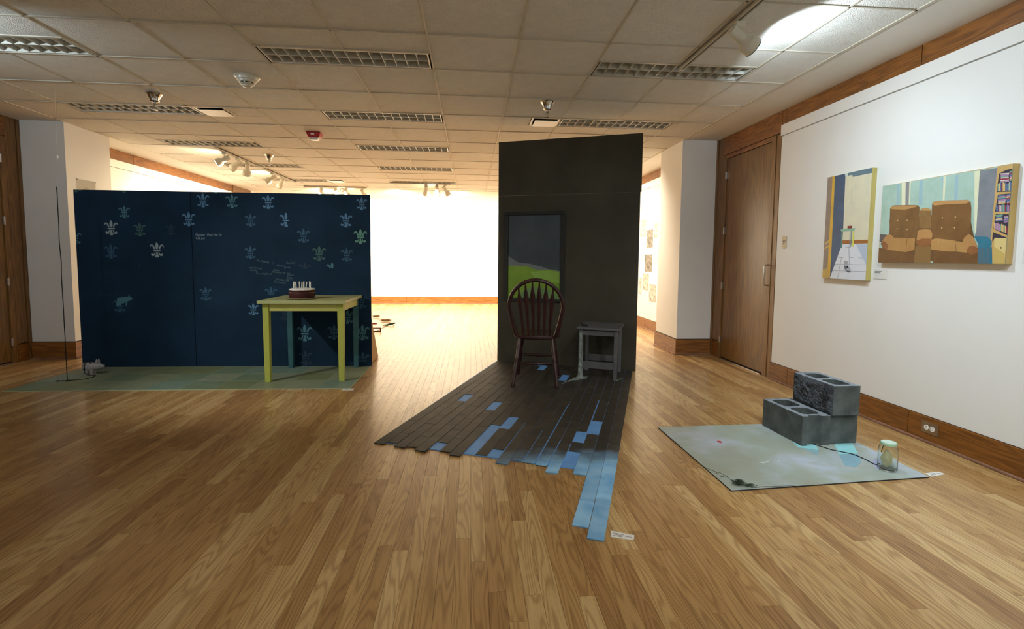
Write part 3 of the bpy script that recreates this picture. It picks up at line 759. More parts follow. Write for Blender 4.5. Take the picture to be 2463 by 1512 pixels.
for s in (-1, 1): obj('eye', G().ball((.072, s*.0215, .088), .0035, 8, 6), M['black'], pg, smooth=True)
obj('nostril', G().ball((.1045, -.004, .078), .002, 6, 4).ball((.1045, .004, .078), .002, 6, 4), M['black'], pg)
obj('curly_tail', G().tube([(-.075, 0, .085), (-.086, .006, .09), (-.088, 0, .1), (-.082, -.005, .095)], .003, 6), M['pigm'], pg, smooth=True)
obj('tied_cord', G().tube([(-.042, .0475*math.cos(a), .077+.0485*math.sin(a)) for a in [2*PI*k/24 for k in range(24)]], .0035, 6, closed=True)
    .tube([(-.042, -.012, .124), (-.02, -.02, .131), (.0, -.03, .125), (.004, -.032, .113)], .0035, 6), M['cord'], pg, smooth=True)
cordx, cordy = -3.712, 4.862
t = thing('hanging_cord', 'dark cord hung on a clear line left of the blue wall', 'cord', (cordx, cordy, .0065))
obj('cord_tail', G().tube([(.04, -.232, .003), (.08, -.21, .003), (.1, -.13, .003), (.07, -.06, .003), (-.01, -.05, .003), (-.038, -.051, .03), (-.042, -.051, .07)], .003, 6), M['cord'], pg, smooth=True, rot=(0, 0, -.12))
pts = [(mnoise.noise(Vector((z*5, 0, 1)))*.004, mnoise.noise(Vector((z*5, 3, 1)))*.004, z) for z in [1.775*k/44 for k in range(45)]]
obj('cord_drop', G().tube(pts, [.0032+.0012*abs(mnoise.noise(Vector((p[2]*20, 1, 1)))) for p in pts], 6), M['cord'], t, smooth=True)
obj('clear_line', G().tube([(0, 0, 1.77), (.02, .0, 2.02), (.03, 0, CZ-.0065)], .0007, 5), mat('nylon_line', (214, 208, 190), .3), t)
obj('bead', G().ball((.022, 0, 2.04), (.007, .007, .016), 10, 8), M['lens'], t, smooth=True)
obj('loose_end', G().tube([(0, 0, .006), (-.05, -.005, .004), (-.095, .012, .0035), (-.1, -.002, .0035), (-.08, -.012, .0035), (-.03, .0, .006), (.0, -.02, .004), (.022, -.008, .0035), (.012, .02, .0035), (0, 0, .01), (.02, .02, .004), (.06, .04, .003)], .0034, 6), M['cord'], t, smooth=True)

# ------------------------------------------------------------------ tall dark wall with its plank floor
DA = np.array([.308, 5.647, 0]); DU = np.array([.924, -.382, 0]); DN = np.array([.382, .924, 0]); DRZ = math.atan2(-.382, .924)
def on_dark(px, py, off=0.0):
    d = ray(px, py); o = np.array([0, 0, CH]); P = o+d*(((DA-o)@DN-off)/(d@DN)); return float((P-DA)@DU), float(P[2])
M['dkpaint'] = mat('blackened_olive_paint', (70, 66, 53), .6, (55, 53, 43), 1.6, bump=.04, bscale=40, spec=.2)
dw = thing('dark_wall', 'tall freestanding near black wall standing behind the chair and stool', 'wall', tuple(DA), DRZ)
obj('panel_board', G().box(0, 1.545, 0, .02, .0006, 1.868), M['dkpaint'], dw)
obj('panel_board', G().box(0, 1.555, 0, .02, 1.8705, 2.463), M['dkpaint'], dw)
for x in (.02, .75, 1.46):
    obj('back_stud', G().box(x, x+.04, .02, .06, .009, 2.44), M['raw_ply'], dw)
    obj('back_brace', G().prism([(.06, .009), (.55, .009), (.53, .035), (.06, .85)], x+.004, x+.034, tf=lambda p: (p[2], p[0], p[1])), M['raw_ply'], dw)

mt = thing('plank_floor_piece', 'tapering floor of dark painted planks fading to blue at its ragged front', 'floor piece', tuple(DA), DRZ)
k_ = NT('plank_paint'); b_ = k_.b
tc = k_.n('ShaderNodeTexCoord'); tc.object = mt
sx = k_.n('ShaderNodeSeparateXYZ', {0: tc.outputs['Object']})
wob_ = k_.n('ShaderNodeTexNoise', {'Vector': tc.outputs['Object'], 'Scale': 6.0, 'Detail': 3.0})
v_ = k_.math('ADD', k_.math('MULTIPLY', sx.outputs[1], -1.0), k_.math('MULTIPLY_ADD', wob_.outputs[0], .34, -.17))
def sstep(x, a, b): 
    m_ = k_.n('ShaderNodeMapRange', {0: x, 1: a, 2: b}, interpolation_type='SMOOTHSTEP'); return m_.outputs[0]
v_ = k_.math('ADD', v_, k_.math('MULTIPLY_ADD', sx.outputs[0], .42, -.53))
f_ = k_.math('MULTIPLY', sstep(v_, 2.34, 2.72), sstep(sx.outputs[0], .78, 1.18))
st = k_.n('ShaderNodeTexNoise', {'Vector': k_.coords((3, 3, 3)), 'Scale': 3.0, 'Detail': 5.0})
dk = k_.ramp(st.outputs[0], [(.3, lin((52, 49, 44))), (.7, lin((68, 64, 57)))])
bl = k_.ramp(st.outputs[0], [(.3, lin((110, 166, 214))), (.7, lin((148, 196, 230)))])
oi = k_.n('ShaderNodeObjectInfo')
hs = k_.n('ShaderNodeHueSaturation', {'Value': k_.math('MULTIPLY_ADD', oi.outputs['Random'], .35, .82), 'Color': k_.mix(f_, dk, bl)})
k_.link(hs.outputs[0], b_.inputs['Base Color']); b_.inputs['Roughness'].default_value = .62; b_.inputs['Specular IOR Level'].default_value = .22
M['plank'] = k_.m
M['sky_blue'] = mat('sky_blue_paint', (112, 168, 232), .6, (98, 150, 214), 6, spec=.2)
SK = .038; PP = .0752; U0 = .012
def uvp(u, v): return (u+SK*v, -v)
obj('base_board', G().prism([uvp(0.0, .0), uvp(1.508, .0), uvp(1.508, 2.40), uvp(1.29, 2.40), uvp(1.29, 2.637), uvp(.01, 2.637)], .0004, .005), M['sky_blue'], mt)
front = [2.67, 2.637, 2.68, 2.657, 2.695, 2.526, 2.655, 2.69, 2.10, 2.634, 2.518, 2.71, 2.642, 2.649, 2.66, 2.735, 2.40, 2.706, 3.232, 3.313]
gaps = {2: [(1.43, 1.637)], 6: [(1.56, 1.79), (.06, .11)], 7: [(.06, .32)], 9: [(1.885, 2.15)], 11: [(.43, .685)], 16: [(2.03, 2.24)], 17: [(1.775, 2.06)]}
thin = {13: (.008, 1.4, 9), 14: (.006, 2.3, 9), 16: (.009, 1.3, 2.0), 10: (.006, 2.0, 9), 12: (.005, 2.3, 9), 15: (.006, 2.2, 9)}
fixed = {18: [2.985], 19: [2.185, 2.497, 2.945], 17: [2.40], 0: [2.2]}
rp = random.Random(5)
for kx in range(20):
    a, b = U0+kx*PP, U0+(kx+1)*PP-.0016
    stops = [0.004]; v = 0.004
    fx = sorted(fixed.get(kx, []))
    while True:
        v += rp.uniform(.2, .52)
        if v > front[kx]-.16 or (fx and v > fx[0]-.18): break
        stops.append(v)
    stops = stops+fx+[front[kx]]
    segs = list(zip(stops[:-1], stops[1:]))
    for g0, g1 in gaps.get(kx, []):
        ns = []
        for s0_, s1_ in segs:
            if s1_ <= g0 or s0_ >= g1: ns.append((s0_, s1_)); continue
            if s0_ < g0-.02: ns.append((s0_, g0))
            if s1_ > g1+.02: ns.append((g1, s1_))
        segs = ns
    for s0_, s1_ in segs:
        if kx in thin and thin[kx][1] < (s0_+s1_)/2 < thin[kx][2]: b = U0+(kx+1)*PP-thin[kx][0]
        else: b = U0+(kx+1)*PP-.0016
        s0_ += .0012; s1_ -= .0012; e = .0008; ja = rp.uniform(0, .0012)
        zt_ = .0085+rp.uniform(-.0006, .0006)
        q = [uvp(a+ja, s0_), uvp(b, s0_), uvp(b, s1_), uvp(a+ja, s1_)]
        q2 = [uvp(a+ja+e, s0_+e), uvp(b-e, s0_+e), uvp(b-e, s1_-e), uvp(a+ja+e, s1_-e)]
        z0 = .0051 if s1_ < 2.65 and kx < 16 or s1_ < 2.4 else .0046
        over = s1_ > 2.66 or (kx > 16 and s1_ > 2.45)
        g = G().add([(p[0], p[1], .0052) for p in q]+[(p[0], p[1], zt_-e) for p in q]+[(p[0], p[1], zt_) for p in q2],
            [(0, 1, 2, 3)]+[(i, 4+i, 4+(i+1) % 4, (i+1) % 4) for i in range(4)]+[(4+i, 8+i, 8+(i+1) % 4, 4+(i+1) % 4) for i in range(4)]+[(11, 10, 9, 8)])
        if over:   # the bit past the base board is packed down to the floor
            vs = max(s0_, 2.41 if kx > 16 else 2.64)
            if kx > 16 or s1_ > 2.66:
                qq = [uvp(a+ja+.002, vs), uvp(b-.002, vs), uvp(b-.002, s1_-.003), uvp(a+ja+.002, s1_-.003)]
                g.prism(qq, .0005, .0052)
        obj('plank', g, M['plank'], mt)

# landscape picture hung on the dark wall
pf = thing('framed_landscape', 'dark framed picture of green hill under grey sky on the near black wall', 'picture', tuple(DA), DRZ)
M['frame_blk'] = mat('charred_frame', (24, 25, 22), .55, (32, 33, 29), 9)
U1, U2, Z1, Z2 = .075, .765, .70, 1.688; fw = .047
for x0, x1, z0, z1 in ((U1, U2, Z2-.034, Z2), (U1, U2, Z1, Z1+.036), (U1, U1+fw, Z1+.036, Z2-.034), (U2-fw, U2, Z1+.036, Z2-.034)):
    obj('frame_rail', G().box(x0, x1, -.02, -.0005, z0, z1), M['frame_blk'], pf, bevel=.005)
i1, i2, j1, j2 = U1+fw, U2-fw, Z1+.036, Z2-.034
def pic(nm, poly, col, lay, col2=None, sc=3):
    g = G().prism([(min(max(x, i1), i2), min(max(z, j1), j2)) for x, z in poly], 0, 1, tf=lambda p: (p[0], -.0006-.0004*(lay+p[2]), p[1]))
    return obj(nm, g, mat(nm+'_paint', col, .5, col2, sc), pf)
c8 = lambda x, y: on_dark(1200+x/3.978, 320+y/3.978)
c6 = lambda x, y: on_dark(1180+x/5.214, 660+y/5.214)
pic('painted_sky', [(i1, j1), (i2, j1), (i2, j2), (i1, j2)], (66, 78, 84), 0, (52, 60, 66), 2.2)
pic('painted_ridge', [c8(*p) for p in ((60, 1170), (110, 1190), (190, 1237), (300, 1250), (400, 1275), (470, 1300), (620, 1320), (620, 1400), (60, 1400))], (120, 128, 126), 1, (96, 106, 110), 5)
pic('painted_hill', [c8(*p) for p in ((60, 1268), (200, 1268), (280, 1275), (370, 1312), (480, 1310), (620, 1325), (620, 1600), (60, 1600))]+[(i2, j1), (i1, j1)], (132, 164, 52), 2, (108, 142, 40), 3)
pic('painted_slope', [c8(*p) for p in ((300, 1330), (420, 1316), (620, 1330), (620, 1440), (450, 1400), (340, 1380))], (140, 178, 78), 3, (126, 162, 62), 4)
pic('painted_knoll', [c6(*p) for p in ((330, 300), (380, 230), (450, 180), (540, 155), (640, 165), (740, 195), (830, 250), (870, 320), (870, 340), (330, 340))], (108, 140, 92), 4, (94, 128, 70), 5)

# arrow back chair
ch = thing('arrow_back_chair', 'dark mahogany arrow back wooden chair facing the near black wall', 'chair', (.634, 4.675, .0088), math.atan2(-.19, .98))
k_ = wood('mahogany', (66, 31, 29), (36, 19, 19), (8, 8, 1.2), .35); M['mahog'] = k_
sp_ = []
for i in range(28):
    a = 2*PI*i/28; x = .222*abs(math.cos(a))**.62*(1 if math.cos(a) > 0 else -1); y = .205*abs(math.sin(a))**.7*(1 if math.sin(a) > 0 else -1)
    sp_.append((x*(1+.06*(y/.2)), y))
g = G()
n_ = len(sp_)
vs = []
for z, s in ((.428, .93), (.436, .985), (.452, 1.0), (.462, .99), (.466, .955)): vs += [(x*s, y*s, z) for x, y in sp_]
vs += [(x*.7, y*.7, .460) for x, y in sp_]+[(x*.3, y*.3, .4565) for x, y in sp_]
fs = [tuple(range(n_))[::-1]]+[(i*n_+k, i*n_+(k+1) % n_, (i+1)*n_+(k+1) % n_, (i+1)*n_+k) for i in range(6) for k in range(n_)]+[tuple(6*n_+k for k in range(n_))]
obj('seat', g.add(vs, fs), M['mahog'], ch, smooth=True)
def turned(p0, p1, rs):
    p0, p1 = Vector(p0), Vector(p1); return G().tube([p0.lerp(p1, t) for t, r in rs], [r for t, r in rs], 12)
LG = [(0, .014), (.04, .019), (.12, .0165), (.3, .0185), (.45, .0205), (.55, .0165), (.58, .0215), (.62, .016), (.8, .019), (.92, .0165), (1, .014)]
feet = {(-1, -1): (-.203, -.268), (1, -1): (.203, -.268), (-1, 1): (-.205, .235), (1, 1): (.205, .235)}
tops = {k: (k[0]*.148, -.155 if k[1] < 0 else .135) for k in feet}
for k, f in feet.items(): obj('leg', turned((f[0], f[1], 0), (tops[k][0], tops[k][1], .435), LG), M['mahog'], ch, smooth=True)
def onleg(k, z): t_ = z/.435; return (feet[k][0]+(tops[k][0]-feet[k][0])*t_, feet[k][1]+(tops[k][1]-feet[k][1])*t_, z)
ST = [(0, .009), (.2, .0115), (.45, .0145), (.5, .018), (.55, .0145), (.8, .0115), (1, .009)]
for s in (-1, 1): obj('stretcher', turned(onleg((s, -1), .17), onleg((s, 1), .17), ST), M['mahog'], ch, smooth=True)
a_, b_2 = Vector(onleg((-1, -1), .17)).lerp(Vector(onleg((-1, 1), .17)), .5), Vector(onleg((1, -1), .17)).lerp(Vector(onleg((1, 1), .17)), .5)
obj('stretcher', turned(a_, b_2, ST), M['mahog'], ch, smooth=True)
obj('stretcher', turned(onleg((-1, 1), .215), onleg((1, 1), .215), ST), M['mahog'], ch, smooth=True)
lean = lambda z: -.172-(z-.46)*.27
hp = []
for i in range(33):
    t_ = i/32; a = PI*1.0*t_
    # straight flaring sides, round top
    if t_ < .25: s = t_/.25; x, z = -.178-.066*s**.8, .46+.27*s
    elif t_ > .75: s = (1-t_)/.25; x, z = .178+.066*s**.8, .46+.27*s
    else:
        a = PI*(1-(t_-.25)/.5); x, z = .244*math.cos(a), .73+.25*math.sin(a)
    hp.append((x, lean(z), z))
obj('hoop', G().tube(hp, [.021-.004*math.sin(PI*i/32) for i in range(33)], 10), M['mahog'], ch, smooth=True)
for k in range(6):
    f = (k-2.5)/2.5; xb = f*.118; xt = f*.155
    zt_ = .73+.25*math.sqrt(max(0, 1-(xt/.244)**2))-.008
    sl = [(0, .007, .007), (.07, .0085, .008), (.25, .010, .008), (.5, .0135, .007), (.68, .018, .006), (.74, .0195, .006), (.80, .0145, .006), (.88, .008, .006), (1, .0055, .0055)]
    g = G(); vs = []; m_ = 8
    for t_, w_, d_ in sl:
        z = .462+(zt_-.462)*t_; x = xb+(xt-xb)*t_; y = lean(z)
        w_ *= 1.22; vs += [(x+w_*math.cos(2*PI*j/m_), y+d_*math.sin(2*PI*j/m_), z) for j in range(m_)]
    g.add(vs, [(i*m_+j, i*m_+(j+1) % m_, (i+1)*m_+(j+1) % m_, (i+1)*m_+j) for i in range(len(sl)-1) for j in range(m_)]+[tuple(range(m_))[::-1], tuple((len(sl)-1)*m_+j for j in range(m_))])
    obj('spindle', g, M['mahog'], ch, smooth=True)

# small grey side table with white paint run down one leg
M['gstool'] = mat('charcoal_paint', (98, 98, 100), .55, (82, 82, 85), 7)
M['drip'] = mat('pale_paint_drip', (158, 170, 162), .5, (104, 116, 112), 26, bump=.5, bscale=60)
so = thing('side_table', 'small charcoal painted side table with pale paint run down its left leg', 'table', (1.312, 4.89, .0088), DRZ)
W2, D2 = .186, .214
obj('table_top', G().box(-.208, .208, -.238, .238, .488, .508), M['gstool'], so, bevel=.003)
for sx_ in (-1, 1):
    for sy_ in (-1, 1):
        x0, y0 = sx_*(W2-.017), sy_*(D2-.017)
        obj('leg', G().cbox((x0, y0, .244), (.034, .034, .488)), M['gstool'], so, bevel=.002)
for sy_ in (-1, 1):
    y0 = sy_*(D2-.017)
    obj('apron', G().cbox((0, y0, .452), (.30, .018, .046)), M['gstool'], so, bevel=.002)
    obj('stretcher', G().cbox((0, y0, .138), (.30, .016, .068)), M['gstool'], so, bevel=.002)
for sx_ in (-1, 1): obj('apron', G().cbox((sx_*(W2-.017), 0, .452), (.018, .36, .046)), M['gstool'], so, bevel=.002)
lx, ly = -(W2-.017), -(D2-.017)
rs = []
for i in range(22):
    z = .0005+.45*i/21; r_ = .0205+.016*max(0, 1-z/.04)**2+.004*max(0, 1-z/.2)+.002*mnoise.noise(Vector((z*30, 2, 1)))
    rs.append((r_, z))
g = G().lathe(rs, 20, c=(lx, ly, 0)); g.v = [(x+.004*mnoise.noise(Vector((x*90, y*90, z*14))), y+.004*mnoise.noise(Vector((x*90, y*80+5, z*14))), z) for x, y, z in g.v]
dr = obj('paint_run', g, M['drip'], so, smooth=True); dr['label'] = 'thick pale paint running down the front left leg'
g = G(); rr = random.Random(3)
def lump(cx, cy, r, h=.004):
    n = 12; vs = [(cx+r*(1+rr.uniform(-.35, .35))*math.cos(2*PI*i/n), cy+.75*r*(1+rr.uniform(-.35, .35))*math.sin(2*PI*i/n), .0092) for i in range(n)]
    g.add(vs+[(cx, cy, .0092+h)], [(i, (i+1) % n, n) for i in range(n)])
def w_of(px, py): P = on_z(px, py, .009); return P[0], P[1]
for px, py, r in ((1393, 908, .045), (1402, 910, .04), (1384, 911, .03), (1375, 914, .022), (1366, 917, .016), (1359, 919, .012), (1388, 913, .025), (1408, 906, .025), (1488, 912, .02), (1484, 915, .017), (1494, 911, .014), (1404, 886, .016), (1353, 922, .009), (1370, 915, .016), (1380, 913, .02)):
    x_, y_ = w_of(px, py); lump(x_, y_, r, .006)
so_i = (Matrix.Translation(Vector((1.312, 4.89, .0088)))@Matrix.Rotation(DRZ, 4, 'Z')).inverted(); g.v = [tuple(so_i@Vector(p)) for p in g.v]
obj('paint_puddle', g, M['drip'], so, smooth=True, kind='stuff')
rc = thing('remote_control', 'small black remote control on the corner of the side table', 'remote', (1.128, 4.845, .5173), DRZ+.35)
obj('remote_body', G().box(-.024, .024, -.05, .05, 0, .018), M['black'], rc, bevel=.006, seg=3)
for i in range(4):
    for j in range(2): obj('button', G().cbox((-.009+.018*j, -.03+.016*i, .0185), (.009, .008, .003)), M['gstool'], rc)

# ------------------------------------------------------------------ grey green board, concrete blocks, jar
M['mat2'] = None
gb = thing('grey_green_board', 'thin board painted grey green lying on the floor below the paintings', 'floor board', (1.92, 2.86, 0))
q = [(1.331-1.92, 2.365-2.86), (2.507-1.92, 2.452-2.86), (2.512-1.92, 3.365-2.86), (1.315-1.92, 3.324-2.86)]
obj('board_core', G().prism(q, .0005, .0062), mat('dark_board_edge', (44, 46, 48), .7), gb)
q2 = [(x*.9985, y*.9985) for x, y in q]
k_ = NT('cloudy_grey_green_paint'); co = k_.coords()
n1 = k_.n('ShaderNodeTexNoise', {'Vector': co, 'Scale': 2.4, 'Detail': 4.0, 'Roughness': .55}); n2 = k_.n('ShaderNodeTexNoise', {'Vector': k_.coords((1, 3, 1)), 'Scale': 3.3, 'Detail': 4.0})
c1 = k_.ramp(n1.outputs[0], [(.36, lin((156, 164, 150))), (.5, lin((162, 176, 168))), (.66, lin((184, 196, 212)))])
c2 = k_.mix(k_.ramp(n2.outputs[0], [(.45, (0, 0, 0, 1)), (.75, (.5, .5, .5, 1))]), c1, lin((160, 160, 138)))
k_.link(c2, k_.b.inputs['Base Color']); k_.b.inputs['Roughness'].default_value = .5
obj('painted_face', G().prism(q2, .0062, .0068), k_.m, gb)
def patch(nm, pxs, col, col2=None, z=.0069, parent=gb, th=.0004):
    pts = [on_z(x, y, z) for x, y in pxs]
    return obj(nm, G().prism([(p[0]-1.92, p[1]-2.86) for p in pts], z-.0001, z+th), mat(nm+'_paint', col, .5, col2, 8), parent)
patch('light_patch', ((1903, 1058), (1962, 1069), (1969, 1082), (1919, 1075)), (160, 222, 226), (140, 206, 216))
patch('light_patch_faded', ((1921, 1077), (1970, 1083), (1966, 1094), (1940, 1082)), (136, 178, 190))
patch('light_patch', ((2004, 1060), (2048, 1060), (2063, 1090), (2018, 1092)), (168, 228, 230), (146, 214, 222))
patch('light_patch_faded', ((2018, 1092.6), (2063, 1090.6), (2072, 1112), (2058, 1123), (2032, 1119)), (132, 184, 204), (138, 170, 182))
patch('lilac_patch', ((2097, 1111), (2104, 1106.5), (2114, 1107), (2120, 1118), (2113, 1130), (2106, 1125), (2101, 1116)), (184, 192, 226))
patch('red_mark', ((1724, 1060), (1728, 1059), (1733, 1060), (1737, 1063), (1735, 1065), (1730, 1064), (1725, 1062.5)), (190, 70, 84))
patch('white_stroke', ((1826, 1112), (1838, 1110), (1852, 1107.5), (1848, 1110.5), (1836, 1113.5)), (206, 216, 216)); patch('white_stroke', ((1868, 1107), (1876, 1106), (1874, 1109)), (200, 210, 210))
patch('white_stroke', ((1832, 1168), (1858, 1167.5), (1858, 1169), (1834, 1169.5)), (190, 200, 200))

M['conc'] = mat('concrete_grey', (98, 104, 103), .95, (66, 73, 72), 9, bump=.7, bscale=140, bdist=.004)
M['conc_lit'] = mat('concrete_lit_top', (150, 160, 168), .95, (112, 120, 128), 24, bump=.8, bscale=120, bdist=.004)  # lit copy of the concrete: light from above put into the colour
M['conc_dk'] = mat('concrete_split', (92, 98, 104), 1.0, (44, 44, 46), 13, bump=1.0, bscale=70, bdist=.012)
BH = .192
def block(label, loc, rz, w, l, split=False, groove=False):
    """two celled block: shell, middle web, optional split face on its -x side and grooved near end"""
    t = thing('concrete_block', label, 'concrete block', loc, rz, 'concrete blocks')
    hw, hl, tk = w/2, l/2, .034
    e0 = .028 if groove else 0
    out = [(-hw, -hl), (-hw+.04, -hl), (-hw+.05, -hl+.02), (hw-.072, -hl+.02), (hw-.06, -hl), (hw, -hl), (hw, hl), (-hw, hl)] if groove else [(-hw, -hl), (hw, -hl), (hw, hl), (-hw, hl)]
    cells = []
    ymid = 0.0
    for y0, y1 in ((-hl+tk+e0*.3, -tk*.5), (tk*.5, hl-tk)):
        a, b, c = -hw+tk, hw-tk, .03
        cells.append([(a+c, y0), (b-c, y0), (b-c*.3, y0+c*.3), (b, y0+c), (b, y1-c), (b-c*.3, y1-c*.3), (b-c, y1), (a+c, y1), (a+c*.3, y1-c*.3), (a, y1-c), (a, y0+c), (a+c*.3, y0+c*.3)])
    bm = bmesh.new()
    for z in (0.0, BH):
        edges = []
        for loop in [out]+cells:
            vs = [bm.verts.new((x, y, z)) for x, y in loop]
            edges += [bm.edges.new((vs[i], vs[(i+1) % len(vs)])) for i in range(len(vs))]
        bmesh.ops.triangle_fill(bm, edges=edges, use_beauty=True)
    bm.verts.ensure_lookup_table(); n = len(bm.verts)//2; k = 0
    for loop in [out]+cells:
        m = len(loop)
        for i in range(m):
            j = (i+1) % m
            bm.faces.new((bm.verts[k+i], bm.verts[k+j], bm.verts[n+k+j], bm.verts[n+k+i]))
        k += m
    bmesh.ops.recalc_face_normals(bm, faces=bm.faces)
    me = bpy.data.meshes.new('block_body'); bm.to_mesh(me); bm.free()
    me.materials.append(M['conc']); me.materials.append(M['conc_lit'])
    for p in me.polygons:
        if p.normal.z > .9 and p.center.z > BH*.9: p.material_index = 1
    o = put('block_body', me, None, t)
    b = o.modifiers.new('bevel', 'BEVEL'); b.width = .003; b.segments = 2; b.limit_method = 'ANGLE'
    if split:
        g = G(); nu, nv = 40, 22; vs = []
        for j in range(nv+1):
            for i in range(nu+1):
                y = -hl+l*i/nu; z = BH*j/nv; ed = min(i, nu-i, j, nv-j)
                d_ = 0 if ed == 0 else (.004+.017*abs(mnoise.noise(Vector((y*22, z*22, 3))))+.012*abs(mnoise.noise(Vector((y*60, z*60, 9)))))*min(1, .45+.2*ed)
                vs.append((-hw-.0003-d_, y, z))
        fs = [(j*(nu+1)+i, (j+1)*(nu+1)+i, (j+1)*(nu+1)+i+1, j*(nu+1)+i+1) for j in range(nv) for i in range(nu)]
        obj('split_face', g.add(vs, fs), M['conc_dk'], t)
    return t
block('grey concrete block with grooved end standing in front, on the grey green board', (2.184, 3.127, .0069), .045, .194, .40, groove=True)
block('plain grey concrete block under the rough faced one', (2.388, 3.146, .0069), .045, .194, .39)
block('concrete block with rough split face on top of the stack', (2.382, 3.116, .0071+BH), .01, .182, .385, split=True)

# jar with a cord, and a tangle
kg = NT('jar_glass'); kg.b.inputs['Transmission Weight'].default_value = 1; kg.b.inputs['Roughness'].default_value = .03; kg.b.inputs['IOR'].default_value = 1.3; kg.b.inputs['Base Color'].default_value = (.93, .97, .93, 1)
M['glass'] = kg.m
M['mint'] = mat('mint_lid', (170, 208, 178), .4); M['mint2'] = mat('pale_mint_top', (206, 226, 214), .45)
jx, jy, jz = 2.352, 2.556, .0073
jr = thing('glass_jar', 'clear glass jar with mint green lid on the grey green board', 'jar', (jx, jy, jz))
prof = [(.001, .0), (.04, 0), (.045, .004), (.047, .012), (.047, .108), (.0455, .124), (.04, .139), (.0345, .146), (.0345, .157), (.0325, .157), (.0325, .146), (.038, .138), (.0435, .123), (.0448, .107), (.0448, .014), (.041, .007), (.001, .006)]
obj('jar_body', G().lathe(prof, 40, cap=False), M['glass'], jr, smooth=True)
obj('lid', G().lathe([(.0355, .144), (.0375, .144), (.0385, .148), (.0385, .155), (.0375, .159), (.0345, .1605), (.034, .159), (.0345, .158)], 40, cap=False), M['mint'], jr, smooth=True)
obj('lid_top', G().lathe([(.001, .1588), (.034, .1588), (.0346, .1596), (.001, .1594)], 40, cap=False), M['mint2'], jr, smooth=True)
g = G().ball((-.004, .0, .07), (.031, .02, .044), 22, 14)
g.v = [(x*(1+.5*mnoise.noise(Vector((x*50, y*50, z*30)))), y*(1+.5*mnoise.noise(Vector((x*40+4, y*50, z*30)))), .062+(z-.07)*(1+.3*mnoise.noise(Vector((x*40, y*40, z*30+9))))) for x, y, z in g.v]
obj('crumpled_paper', g, mat('cream_paper', (222, 218, 182), .7), jr)
obj('jar_wire', G().tube([(-.038, -.01, .146), (-.047, -.012, .134), (-.0495, -.012, .12), (-.048, -.008, .106)], .002, 6), M['black'], jr, smooth=True)
cp = [on_z(x, y, .010) for x, y in ((1955, 1067), (1975, 1073), (2000, 1081), (2025, 1086), (2050, 1091), (2068, 1098), (2085, 1106), (2098, 1113), (2106, 1116.5), (2113, 1116))]
t = tag(obj('black_wire', G().tube([(p[0]-cp[0][0], p[1]-cp[0][1], 0) for p in cp], .0026, 8), M['black'], None, smooth=True, loc=(cp[0][0], cp[0][1], .0101)), 'thin black wire from the blocks to the glass jar', 'wire')
M['moss_wire'] = mat('dark_green_wire', (30, 46, 34), .6, (52, 70, 52), 40)
c0 = on_z(1770, 1165, .007); rr = random.Random(11); pts = []
p = Vector((0, 0, .01))
for i in range(240):
    tgt = Vector((rr.uniform(-.04, .065), rr.uniform(-.045, .045), rr.uniform(.003, .024)))
    if i > 165: tgt = Vector((rr.uniform(.0, .11), rr.uniform(-.05, .0), rr.uniform(.003, .012)))
    p = p.lerp(tgt, .45); pts.append(p.copy())
tail = [Vector((on_z(x, y, .007)-c0)) for x, y in ((1764, 1160), (1756, 1153), (1748, 1146), (1744, 1143), (1750, 1146), (1747, 1149), (1735, 1146), (1733, 1147), (1742, 1143), (1733, 1138), (1724, 1136), (1722, 1137), (1726, 1140), (1721, 1135), (1700, 1127), (1690, 1122))]
for v in tail: v.z = .003
g = G().tube(pts, .0010, 5).tube(tail, .0010, 5)
t = tag(obj('wire_tangle', g, M['moss_wire'], None, smooth=True, loc=(c0[0], c0[1], .0072)), 'tangle of fine dark green wire at the board corner', 'wire')
t2 = [on_z(x, y, .009) for x, y in ((1806, 1172), (1840, 1169), (1880, 1168), (1905, 1167.5), (1918, 1169), (1926, 1169.5))]
tag(obj('wire_strand', G().tube([p-t2[0] for p in t2], [.0009, .0009, .0009, .0012, .0028, .0012], 6), M['black'], None, loc=(t2[0][0], t2[0][1], .0083)), 'single dark wire strand along the near edge of the board', 'wire')

# ------------------------------------------------------------------ two paintings on the gallery panel
PX = 2.953
def painting(nm, label, y0, y1, z0, z1, o, sc_, shapes, edge):
    """y0 > y1: left and right ends as seen; shapes are traced in the picture and laid as thin paint"""
    t = thing(nm, label, 'painting', (PX, (y0+y1)/2, z0))
    ctr = (y0+y1)/2
    obj('canvas', G().box(.002, .041, y1-ctr, y0-ctr, 0, z1-z0), edge, t)
    for i, (n, polys, c, c2) in enumerate(shapes):
        g = G(); lump_ = n in JOINED
        for P in polys:
            if not lump_: g = G()
            pp = [on_x(o[0]+x/sc_, o[1]+y/sc_, PX) for x, y in P]
            pp = [(min(max(p[1], y1+.0005), y0-.0005)-ctr, min(max(p[2], z0+.0005), z1-.0005)-z0) for p in pp]
            g.prism(pp, 0, .00013, tf=lambda p, i=i: (.002-.00012*(i+1)-p[2]+.00013, p[0], p[1]))
            if not lump_: obj(n, g, mm_(n, c, c2), t)
        if lump_: obj(n, g, mm_(n, c, c2), t, kind='stuff')
    return t
JOINED = {'painted_books', 'painted_floor_lines', 'painted_buttons', 'painted_string', 'painted_pig_shade', 'painted_seam', 'painted_pig'}
MC = {}
def mm_(n, c, c2):
    if (n, c) not in MC: MC[(n, c)] = mat(n+'_c', c, .5, c2, 9)
    return MC[(n, c)]
E_ = lambda cx, cy, rx, ry, n=16: [(cx+rx*math.cos(2*PI*i/n), cy+ry*math.sin(2*PI*i/n)) for i in range(n)]
